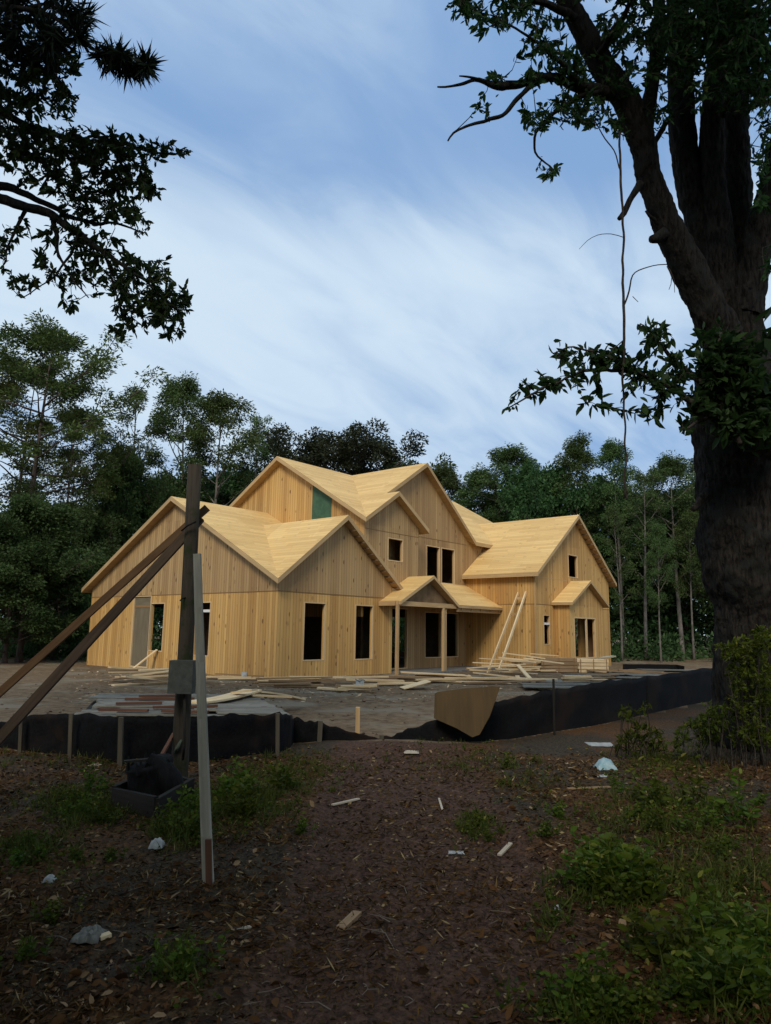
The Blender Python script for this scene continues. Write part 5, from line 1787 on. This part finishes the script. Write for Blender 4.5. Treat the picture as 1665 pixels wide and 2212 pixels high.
# --- leafy tree whose boughs hang in from the left
DL = 7.6
lt = empty('leafy_tree', V(gp(-420, DL)), 'dark broad leaved tree whose boughs hang into the upper left of the sky', 'tree')
mb = MB()
limb(mb, [(-430, 1700, 75), (-425, 1300, 62), (-410, 900, 56), (-400, 500, 50), (-380, 100, 42), (-370, -500, 30)], DL, DL, 18, 0.12, 4, 0.1)
mb.build('trunk', MAT['bark_big'], lt)
lb = []
for k, (rows, d0, d1) in enumerate((
        ([(-400, 520, 26), (-200, 440, 18), (-60, 420, 13), (0, 428, 11), (60, 447, 10), (115, 464, 9), (170, 505, 7), (225, 545, 5), (290, 590, 3.5), (350, 640, 2.5), (395, 690, 1.5)], DL, DL - .3),
        ([(-400, 480, 20), (-150, 390, 12), (0, 404, 9), (50, 415, 7.5), (95, 440, 6), (135, 458, 5), (200, 480, 4), (260, 485, 2.5), (310, 500, 1.5)], DL + .2, DL),
        ([(115, 464, 6), (120, 510, 5), (125, 545, 3.5), (150, 590, 2), (190, 640, 1.2)], DL - .1, DL - .4),
        ([(60, 447, 5), (30, 500, 3), (15, 540, 2), (10, 570, 1)], DL, DL - .3),
        ([(-390, 300, 22), (-200, 220, 16), (-40, 230, 10), (60, 270, 7), (160, 300, 5), (260, 310, 3.5), (340, 330, 2.5), (405, 330, 1.4)], DL + .1, DL + .3),
        ([(-385, 150, 20), (-200, 60, 14), (-60, 90, 9), (50, 130, 6), (120, 170, 4), (165, 220, 2)], DL + .2, DL + .1),
        ([(160, 300, 4), (200, 350, 3), (260, 390, 2), (330, 400, 1.3)], DL + .2, DL - .1),
        ([(170, 505, 4), (140, 570, 2.5), (100, 610, 1.6), (45, 640, 1)], DL - .2, DL - .3),
        ([(-40, 230, 6), (40, 320, 4), (100, 360, 2.5), (160, 420, 1.5)], DL, DL - .2),
        ([(225, 545, 3), (250, 620, 2), (275, 680, 1.3), (290, 720, .8)], DL - .25, DL - .3))):
    mb = MB()
    lb.append(limb(mb, rows, d0, d1, 9, 0.12, 9, 0.05, 0.03, seed=80 + k * 2.3))
    mb.build('bough', MAT['bark_big'], lt)
rng = np.random.default_rng(31)
spec = [(30, 90, 90, 90, 130), (100, 160, 70, 70, 100), (40, 210, 80, 70, 110), (140, 120, 40, 40, 26), (130, 225, 38, 30, 28), (30, 300, 70, 40, 60),
        (120, 310, 90, 45, 120), (220, 320, 80, 45, 110), (290, 330, 50, 40, 50), (350, 325, 26, 22, 14), (400, 325, 16, 12, 6), (170, 390, 90, 50, 110), (270, 390, 70, 50, 70), (90, 370, 50, 30, 34), (320, 400, 30, 50, 16), (250, 450, 60, 50, 60), (170, 455, 50, 40, 40), (300, 480, 30, 40, 14),
        (20, 340, 40, 40, 24), (200, 530, 60, 40, 50), (260, 560, 60, 45, 54), (330, 600, 55, 50, 60), (360, 660, 55, 50, 74), (300, 660, 60, 45, 60), (250, 620, 50, 40, 36), (395, 640, 22, 40, 14), (370, 715, 44, 16, 11), (280, 705, 46, 22, 18), (190, 590, 45, 30, 24), (130, 600, 40, 26, 20), (60, 620, 34, 22, 11), (90, 560, 45, 26, 16), (40, 495, 40, 22, 14), (10, 540, 16, 45, 12), (120, 500, 40, 26, 18), (60, 390, 30, 16, 8), (30, 610, 10, 12, 4), (150, 655, 30, 14, 6)]
spec = [(a, b, c, d, int(e * .8)) for (a, b, c, d, e) in spec]
tips = clusters(rng, spec, DL - .05, 0.55)
mb = MB()
ch = [rosettes(rng, tips, nodes_of(*lb), 8, 0.082, 0.38, 0.5, mb, 0.003, far=1.0)]
mb.build('twigs', MAT['bark_twig'], lt)
n = 15000
q = unit(rng.normal(size=(n, 3))) * rng.random((n, 1)) ** 0.4
B = np.array(V(at(-300, -450, DL))) + np.array([-1.5, -0.6, 0.6]) + q * np.array([5.2, 5.2, 2.4])
dv = B - CAM
w = dv @ FW
row = 1105.5 - FPX * (dv @ UP) / np.maximum(w, .01)
col = 832.5 + FPX * (dv @ RT) / np.maximum(w, .01)
B = B[(w < 0.3) | (row < -60) | (col < -60)]
ln = rng.uniform(0.2, 0.36, len(B))
ch.append(leaf_arrays(rng, B, rng.normal(size=(len(B), 3)), ln, ln * 0.45, DIAMOND))
leaf_object('crown', ch, MAT['leaf_near'], lt)

# --- pine whose needled bough hangs in at the top left
DP = 7.0
pn = empty('needle_pine', V(gp(-520, DP)), 'dark pine with long needles hanging in at the top left corner of the sky', 'tree')
mb = MB()
limb(mb, [(-520, 1750, 60), (-515, 1000, 52), (-510, 300, 44), (-500, -300, 34)], DP, DP, 16, 0.14, 5, 0.12)
mb.build('trunk', MAT['bark_pine'], pn)
pb_ = []
for k, rows in enumerate(([(-505, 100, 16), (-250, 20, 10), (-60, 20, 7), (60, 20, 5.5), (125, 45, 4.5), (175, 85, 4), (215, 115, 3.2), (250, 140, 2.6), (290, 148, 2), (318, 143, 1.5)],
                          [(-505, 0, 14), (-200, -60, 8), (0, -40, 5), (75, -5, 4), (90, 30, 3)],
                          [(60, 20, 4), (100, 10, 3), (150, 30, 2)], [(125, 45, 3), (160, 40, 2.2), (185, 30, 1.6)], [(0, -40, 4), (20, 10, 3), (30, 60, 2)],
                          [(215, 115, 2), (235, 110, 1.6), (245, 100, 1.2)])):
    mb = MB()
    pb_.append(limb(mb, rows, DP, DP - .1, 8, 0.15, 10, 0.04, 0.02, seed=120 + k))
    mb.build('bough', MAT['bark_twig'], pn)
rng = np.random.default_rng(41)
B, A = [], []


def needles(P, n, L=0.2):
    P = [np.array(p) for p in P]
    for k in range(n):
        i = int(rng.integers(0, max(1, len(P) - 1)))
        t = rng.random()
        p = P[i] * (1 - t) + P[min(i + 1, len(P) - 1)] * t
        d = unit(P[min(i + 1, len(P) - 1)] - P[max(i - 1, 0)])
        B.append(p)
        A.append(d * rng.uniform(0.1, 0.9) + unit(rng.normal(size=3)) * 0.9 + np.array([0, 0, -0.15]))


def tuft(x, y, r, n):
    c = at(x, y, DP + rng.uniform(-.3, .3))
    for j in range(5):
        d = unit(rng.normal(size=3) + RT * 0.5)
        Lt = r / FPX * DP * rng.uniform(1.0, 1.8)
        c0 = c - d * Lt * .5 + rng.normal(size=3) * r / FPX * DP * 0.4
        for k in range(int(n * .6) // 5):
            t = rng.random() ** 0.7
            B.append(c0 + d * Lt * t)
            A.append(d * rng.uniform(0.5, 1.1) + unit(rng.normal(size=3)) * 0.8 + np.array([0, 0, -0.12]))


m = len(pb_[0])
seg = pb_[0]
needles([p for p in seg if depth_of(p) > 0 and (np.array(p) - CAM) @ RT / depth_of(p) * FPX + 832 > 205], 520)
for (x, y, r, n) in ((240, 128, 14, 260), (255, 118, 10, 140), (318, 140, 5, 120), (300, 148, 6, 60), (150, 40, 26, 320), (110, 60, 30, 360), (60, 30, 36, 420), (20, 60, 36, 360), (165, 80, 18, 200), (180, 40, 14, 120), (90, 110, 34, 300), (30, 0, 40, 360), (130, 5, 30, 240), (50, 120, 40, 260), (120, 90, 30, 260)):
    tuft(x, y, r, n)
B, A = np.array(B), np.array(A)
ln = rng.uniform(0.10, 0.24, len(B))
leaf_object('needles', [leaf_arrays(rng, B, A, ln, np.full(len(B), 0.0013), DIAMOND)], MAT['needle'], pn)

# ------------------------------------------------------------------ weeds
def weed_proto(name, seed, h, nst, L, wr):
    rng = np.random.default_rng(seed)
    base, axis, ln, tone = [], [], [], []
    sb, sa, sl = [], [], []
    for s in range(nst):
        a = rng.uniform(0, 6.28)
        lean = rng.uniform(0.1, 0.55)
        hh = h * rng.uniform(0.5, 1.1)
        p0 = np.array([rng.normal() * 0.05, rng.normal() * 0.05, -0.02])
        pts = [p0 + np.array([math.cos(a) * lean * hh * t * t, math.sin(a) * lean * hh * t * t, hh * t]) for t in np.linspace(0, 1, 6)]
        for i in range(5):
            for r in range(2):
                sb.append(pts[i]); sa.append(pts[i + 1] - pts[i]); sl.append(np.linalg.norm(pts[i + 1] - pts[i]) * 1.05)
        nl = int(rng.integers(9, 15))
        for k in range(nl):
            t = 0.2 + 0.8 * (k + 0.5) / nl
            i = min(4, int(t * 5))
            f = t * 5 - i
            p = pts[i] * (1 - f) + pts[i + 1] * f
            b = k * 2.6 + rng.uniform(-.4, .4)
            base.append(p)
            axis.append(np.array([math.cos(b), math.sin(b), rng.uniform(-0.1, 0.75)]))
            ln.append(L * rng.uniform(0.6, 1.15) * (1.15 - 0.5 * t))
            tone.append(np.clip(0.1 + 0.5 * t + 0.4 * rng.random(), 0, 1))
    ln, sl = np.array(ln), np.array(sl)
    return leaf_object(name, [leaf_arrays(rng, np.array(base), np.array(axis), ln, ln * wr, LEAF, None, np.array(tone)),
                              leaf_arrays(rng, np.array(sb), np.array(sa), sl, np.full(len(sl), 0.006), BLADE)], MAT['leaf_weed'])


WP = {}
rw = random.Random(6)
WK = {'a': (61, 0.30, 9, 0.075, 0.5), 'b': (62, 0.22, 8, 0.055, 0.45), 'c': (63, 0.40, 7, 0.09, 0.34), 'd': (64, 0.16, 10, 0.05, 0.55)}


def weed(key, x, y, s, label, group):
    if key not in WP:
        WP[key] = o = weed_proto('weed_plant', *WK[key])
    else:
        o = copy_tree(WP[key])
    p = V(gy(x, y))
    o.location = (p.x, p.y, gz(p.x, p.y))
    o.rotation_euler = (0, 0, rw.uniform(0, 6.28))
    o.scale = (s, s, s * rw.uniform(0.85, 1.15))
    tag(o, label, 'weed', group)


PATCH = [
    ('leafy green weed in the dense patch beside the track right of the paper scraps', 'weeds beside the track', 'ab', [(1275, 1890), (1300, 1910), (1330, 1925), (1290, 1945), (1345, 1895), (1375, 1925), (1262, 1925), (1320, 1960), (1395, 1950), (1355, 1965), (1310, 1885), (1285, 1915)], (0.8, 1.3)),
    ('tall leafy weed in the thick patch at the lower right corner of the picture', 'weeds in the lower right corner', 'abc', [(1470, 2090), (1500, 2060), (1540, 2050), (1585, 2080), (1620, 2060), (1560, 2120), (1515, 2140), (1600, 2150), (1640, 2120), (1455, 2140), (1490, 2180), (1560, 2190), (1630, 2190), (1420, 2040), (1450, 2010), (1400, 2080), (1535, 2010), (1610, 2010), (1655, 2040), (1575, 2030)], (0.8, 1.25)),
    ('small weed at the bottom edge between litter and the corner patch', 'weeds at the bottom edge', 'bd', [(1230, 2170), (1260, 2200), (1300, 2190), (1340, 2205), (1215, 2200), (1285, 2165), (1330, 2180), (1380, 2195)], (0.7, 1.1)),
    ('low weed on the ground beyond the blue bag below the big tree', 'weeds under the big tree', 'bdc', [(1340, 1720), (1370, 1735), (1400, 1750), (1430, 1740), (1460, 1765), (1500, 1750), (1530, 1790), (1560, 1770), (1600, 1800), (1640, 1790), (1575, 1830), (1480, 1800), (1420, 1790), (1385, 1775), (1620, 1850), (1545, 1850), (1650, 1740)], (0.7, 1.2)),
    ('leafy weed in the patch right of the slender grey post', 'weeds by the slender post', 'ab', [(490, 1730), (505, 1745), (525, 1725), (545, 1740), (560, 1720), (585, 1725), (610, 1705), (480, 1760), (530, 1765), (570, 1750), (515, 1712), (500, 1775)], (0.9, 1.4)),
    ('leafy weed growing round the dark timber tray', 'weeds round the tray', 'bd', [(360, 1795), (385, 1790), (400, 1775), (420, 1785), (345, 1810), (395, 1805), (430, 1760), (375, 1815), (410, 1810)], (0.9, 1.3)),
    ('leafy weed on the dark soil left of the timber tray', 'weeds left of the tray', 'bd', [(130, 1730), (150, 1745), (175, 1735), (195, 1750), (215, 1735), (225, 1755), (160, 1765), (190, 1775), (235, 1775), (145, 1715), (205, 1718)], (0.8, 1.2)),
    ('scattered small weed on the dark soil near the left border', 'scattered weeds on the left', 'd', [(60, 1830), (95, 1855), (35, 1860), (170, 1860), (180, 1850), (250, 1850), (110, 1990), (60, 2080), (390, 2120), (370, 2090)], (0.6, 1.0)),
    ('scattered small weed on the open soil by the worn track', 'scattered weeds by the track', 'd', [(1000, 1790), (1030, 1775), (1050, 1800), (1020, 1760), (990, 1665), (1080, 1700), (1180, 1820), (1210, 1760), (650, 1800), (700, 1680), (1090, 1660), (1160, 1650)], (0.5, 0.9)),
]
for (label, group, keys, pts, sc) in PATCH:
    for i, (x, y) in enumerate(pts):
        if i % 5 == 4 or ('corner' in group and i % 4 == 1) or ('post' in group and i % 2 == 1) or ('tray' in group and i % 2 == 1):
            continue
        weed(keys[i % len(keys)], x + rw.uniform(-8, 8), y + rw.uniform(-6, 6), rw.uniform(*sc), label, group)


# ------------------------------------------------------------------ what nobody could count on the ground
def on_ground(rng, n, dmin, dmax, xs=(-320, 2150), power=1.0):
    d = dmin * (dmax / dmin) ** (rng.random(n) ** power)
    x = rng.uniform(xs[0], xs[1], n)
    P = np.array([gp(x[i], d[i], 0.0) for i in range(n)])
    z = np.array([gz(p[0], p[1]) for p in P])
    P[:, 2] = z
    return P, x, d


def litter():
    rng = np.random.default_rng(51)
    # mulch chips
    n = 38000
    P, x, d = on_ground(rng, n, 2.3, 9.0, power=1.0)
    A = rng.normal(size=(n, 3)) * np.array([1, 1, 0.22])
    ln = rng.uniform(0.012, 0.045, n) * np.clip(d / 5, .7, 1.6)
    N = rng.normal(size=(n, 3)) * 0.55 + np.array([0, 0, 1.0])
    P[:, 2] += rng.uniform(0.0, 0.012, n)
    T = rng.random(n) ** 1.5
    o = leaf_object('mulch', [leaf_arrays(rng, P, A, ln, ln * rng.uniform(.25, .7, n), DIAMOND, N, T)], MAT['chip'])
    tag(o, 'bark chips strewn over the near ground', 'mulch', kind='stuff')
    # dead leaves
    n = 20000
    P, x, d = on_ground(rng, n, 2.3, 9.5, power=1.1)
    keep = np.array([noise.noise(Vector((p[0] * .7, p[1] * .7, 4))) > -0.15 + 0.35 * rng.random() - .2 for p in P])
    keep &= ~((np.array([abs(track_off(p[0], p[1])) for p in P]) < 0.8) & (rng.random(len(x)) < 0.7))
    P, d = P[keep], d[keep]
    n = len(P)
    A = rng.normal(size=(n, 3)) * np.array([1, 1, 0.3])
    ln = 0.02 + 0.055 * rng.random(n) ** 2
    N = rng.normal(size=(n, 3)) * 0.5 + np.array([0, 0, 1.0])
    P[:, 2] += rng.uniform(0.004, 0.022, n)
    o = leaf_object('leaf_litter', [leaf_arrays(rng, P, A, ln, ln * rng.uniform(.3, .55, n), LEAF, N, rng.random(n) ** 1.3)], MAT['litter'])
    tag(o, 'dead brown leaves lying on the near ground', 'leaf litter', kind='stuff')
    # straw: dry needles, roots and stalks
    n = 80000
    P, x, d = on_ground(rng, n, 2.3, 9.2, power=1.0)
    off = np.array([abs(track_off(p[0], p[1])) for p in P])
    keep = (off > 0.9) | (rng.random(n) < 0.45)
    keep &= np.array([noise.noise(Vector((p[0] * 1.1, p[1] * 1.1, 9))) > -0.35 + 0.5 * rng.random() for p in P])
    P, d = P[keep], d[keep]
    n = len(P)
    A = rng.normal(size=(n, 3)) * np.array([1, 1, 0.38]) + np.array([0, 0, 0.12])
    ln = rng.uniform(0.025, 0.085, n)
    P[:, 2] += rng.uniform(0.0, 0.012, n)
    o = leaf_object('straw_litter', [leaf_arrays(rng, P, A, ln, rng.uniform(0.0022, 0.005, n) * np.clip(d / 4, .8, 2), DIAMOND, None, rng.random(n) ** 1.6)], MAT['litter'])
    tag(o, 'dry brown straw and rootlets covering the near soil', 'straw', kind='stuff')
    # twigs and needles
    mb = MB()
    P, x, d = on_ground(rng, 520, 2.3, 9.0)
    for p in P:
        a = rng.uniform(0, 6.28)
        L = rng.uniform(0.03, 0.04 + 0.2 * rng.random() ** 3)
        c = np.array([math.cos(a), math.sin(a), rng.uniform(-.1, .25)])
        s = np.array([-c[1], c[0], 0]) * rng.uniform(-.3, .3)
        mb.tube([p + np.array([0, 0, .008]), p + c * L * .5 + s * L + np.array([0, 0, .016]), p + c * L + np.array([0, 0, .012])], [0.0026, 0.0022, 0.0012], 4, cap=False)
    o = mb.build('twig_litter', MAT['pale_twig'])
    tag(o, 'thin dry twigs lying in the litter', 'twigs', kind='stuff')
    # grass
    B, A, L, T = [], [], [], []
    spots = [(180, 1745, 90, 34, 190), (520, 1735, 85, 40, 260), (390, 1795, 60, 28, 130), (60, 1840, 90, 40, 50), (1030, 1780, 40, 28, 34), (1430, 1770, 170, 60, 170), (1320, 1920, 80, 50, 90), (1540, 2080, 130, 110, 200), (1280, 2180, 110, 40, 80),
             (1560, 1900, 130, 70, 140), (380, 2100, 60, 50, 30), (600, 1690, 90, 30, 70), (1000, 1640, 120, 30, 40), (1450, 1640, 120, 30, 110), (650, 1660, 120, 24, 50), (1130, 1690, 80, 40, 24), (1200, 1960, 40, 60, 20), (250, 1640, 200, 20, 50)]
    for (x, y, rx, ry, n) in spots:
        for k in range(n):
            p = V(gy(x + rng.normal() * rx * .55, max(1600, y + rng.normal() * ry * .55)))
            if depth_of(p) > 9.8:
                continue
            z = gz(p.x, p.y)
            m = int(rng.integers(5, 12))
            hh = rng.uniform(0.05, 0.13)
            b0 = rng.random() * .6
            for j in range(m):
                B.append((p.x + rng.normal() * .02, p.y + rng.normal() * .02, z - .005))
                A.append((rng.normal() * .5, rng.normal() * .5, 1))
                L.append(hh * rng.uniform(.6, 1.3))
                T.append(min(1, b0 + .4 * rng.random()))
    B, A, L, T = map(np.array, (B, A, L, T))
    o = leaf_object('grass', [leaf_arrays(rng, B, A, L, L * 0.06 + 0.002, BLADE, None, T)], MAT['grass'])
    tag(o, 'short grass tufts on the dark soil', 'grass', kind='stuff')
    # small ground cover leaves
    B, A, L, T = [], [], [], []
    for (x, y, rx, ry, n) in [(s[0], s[1], s[2] * 1.1, s[3] * 1.1, int(s[4] * 2.2)) for s in spots]:
        for k in range(n):
            p = V(gy(x + rng.normal() * rx * .6, max(1600, y + rng.normal() * ry * .6)))
            if depth_of(p) > 9.8:
                continue
            z = gz(p.x, p.y)
            for j in range(5):
                B.append((p.x + rng.normal() * .025, p.y + rng.normal() * .025, z + rng.uniform(.005, .05)))
                A.append((rng.normal(), rng.normal(), rng.uniform(-.1, .6)))
                L.append(rng.uniform(.015, .04))
                T.append(rng.random() ** 1.3)
    B, A, L, T = map(np.array, (B, A, L, T))
    o = leaf_object('ground_cover', [leaf_arrays(rng, B, A, L, L * 0.55, DIAMOND, None, T)], MAT['leaf_weed'])
    tag(o, 'small green ground cover between the weeds', 'ground cover', kind='stuff')


MAT['pale_twig'] = wood_mat('dry_twig', (0.06, 0.045, 0.032), (0.20, 0.155, 0.115))
litter()


def site_clods():
    """clods, chips and sawdust on the graded dirt"""
    rng = np.random.default_rng(88)
    mb = MB()
    for k in range(420):
        p = gy(rng.uniform(-20, 1560), rng.uniform(1448, 1600), 0.0)
        d = depth_of(p)
        col = 832.5 + FPX * ((p - CAM) @ RT) / d
        if d < np.interp(col, _fx, _fd) + 0.3 or d > 30 or (0 < p[0] and p[1] > -0.1):
            continue
        r = rng.uniform(0.012, 0.04) * (1 + (rng.random() < .06))
        c = V(p) + Vector((0, 0, r * .3 + gz(p[0], p[1])))
        vs = [c + Vector((a * r * rng.uniform(.6, 1.4), b * r * rng.uniform(.6, 1.4), e * r * rng.uniform(.4, .8))) for (a, b, e) in ((1, 0, 0), (-1, 0, 0), (0, 1, 0), (0, -1, 0), (0, 0, 1), (0, 0, -1))]
        mb.add(vs, [(0, 2, 4), (2, 1, 4), (1, 3, 4), (3, 0, 4), (2, 0, 5), (1, 2, 5), (3, 1, 5), (0, 3, 5)])
    o = mb.build('dirt_clods', rough_mat('clod', (0.08, 0.052, 0.034), (0.2, 0.145, 0.1), 20))
    tag(o, 'loose dirt clods on the graded yard', 'clods', kind='stuff')
    n = 2600
    P = np.array([gy(rng.uniform(150, 1420), 1448 + 70 * rng.random() ** 1.3, 0.0) for k in range(n)])
    D = (P - CAM) @ FW
    colv = 832.5 + FPX * ((P - CAM) @ RT) / D
    keep = (D > np.interp(colv, _fx, _fd) + 0.3) & (D < 27) & ~((P[:, 0] > -0.1) & (P[:, 1] > -0.1))
    P = P[keep]
    n = len(P)
    P[:, 2] = [gz(p[0], p[1]) + 0.012 for p in P]
    ln = 0.03 + 0.16 * rng.random(n) ** 4
    o = leaf_object('wood_chips', [leaf_arrays(rng, P, rng.normal(size=(n, 3)) * np.array([1, 1, .1]), ln, ln * .35, DIAMOND, rng.normal(size=(n, 3)) * .3 + np.array([0, 0, 1.0]))],
                    leaf_mat('sawn_chip', (0.25, 0.16, 0.08), (0.6, 0.45, 0.26), trans=0.02, rough=0.8))
    tag(o, 'sawn wood chips strewn on the graded yard', 'wood chips', kind='stuff')


site_clods()
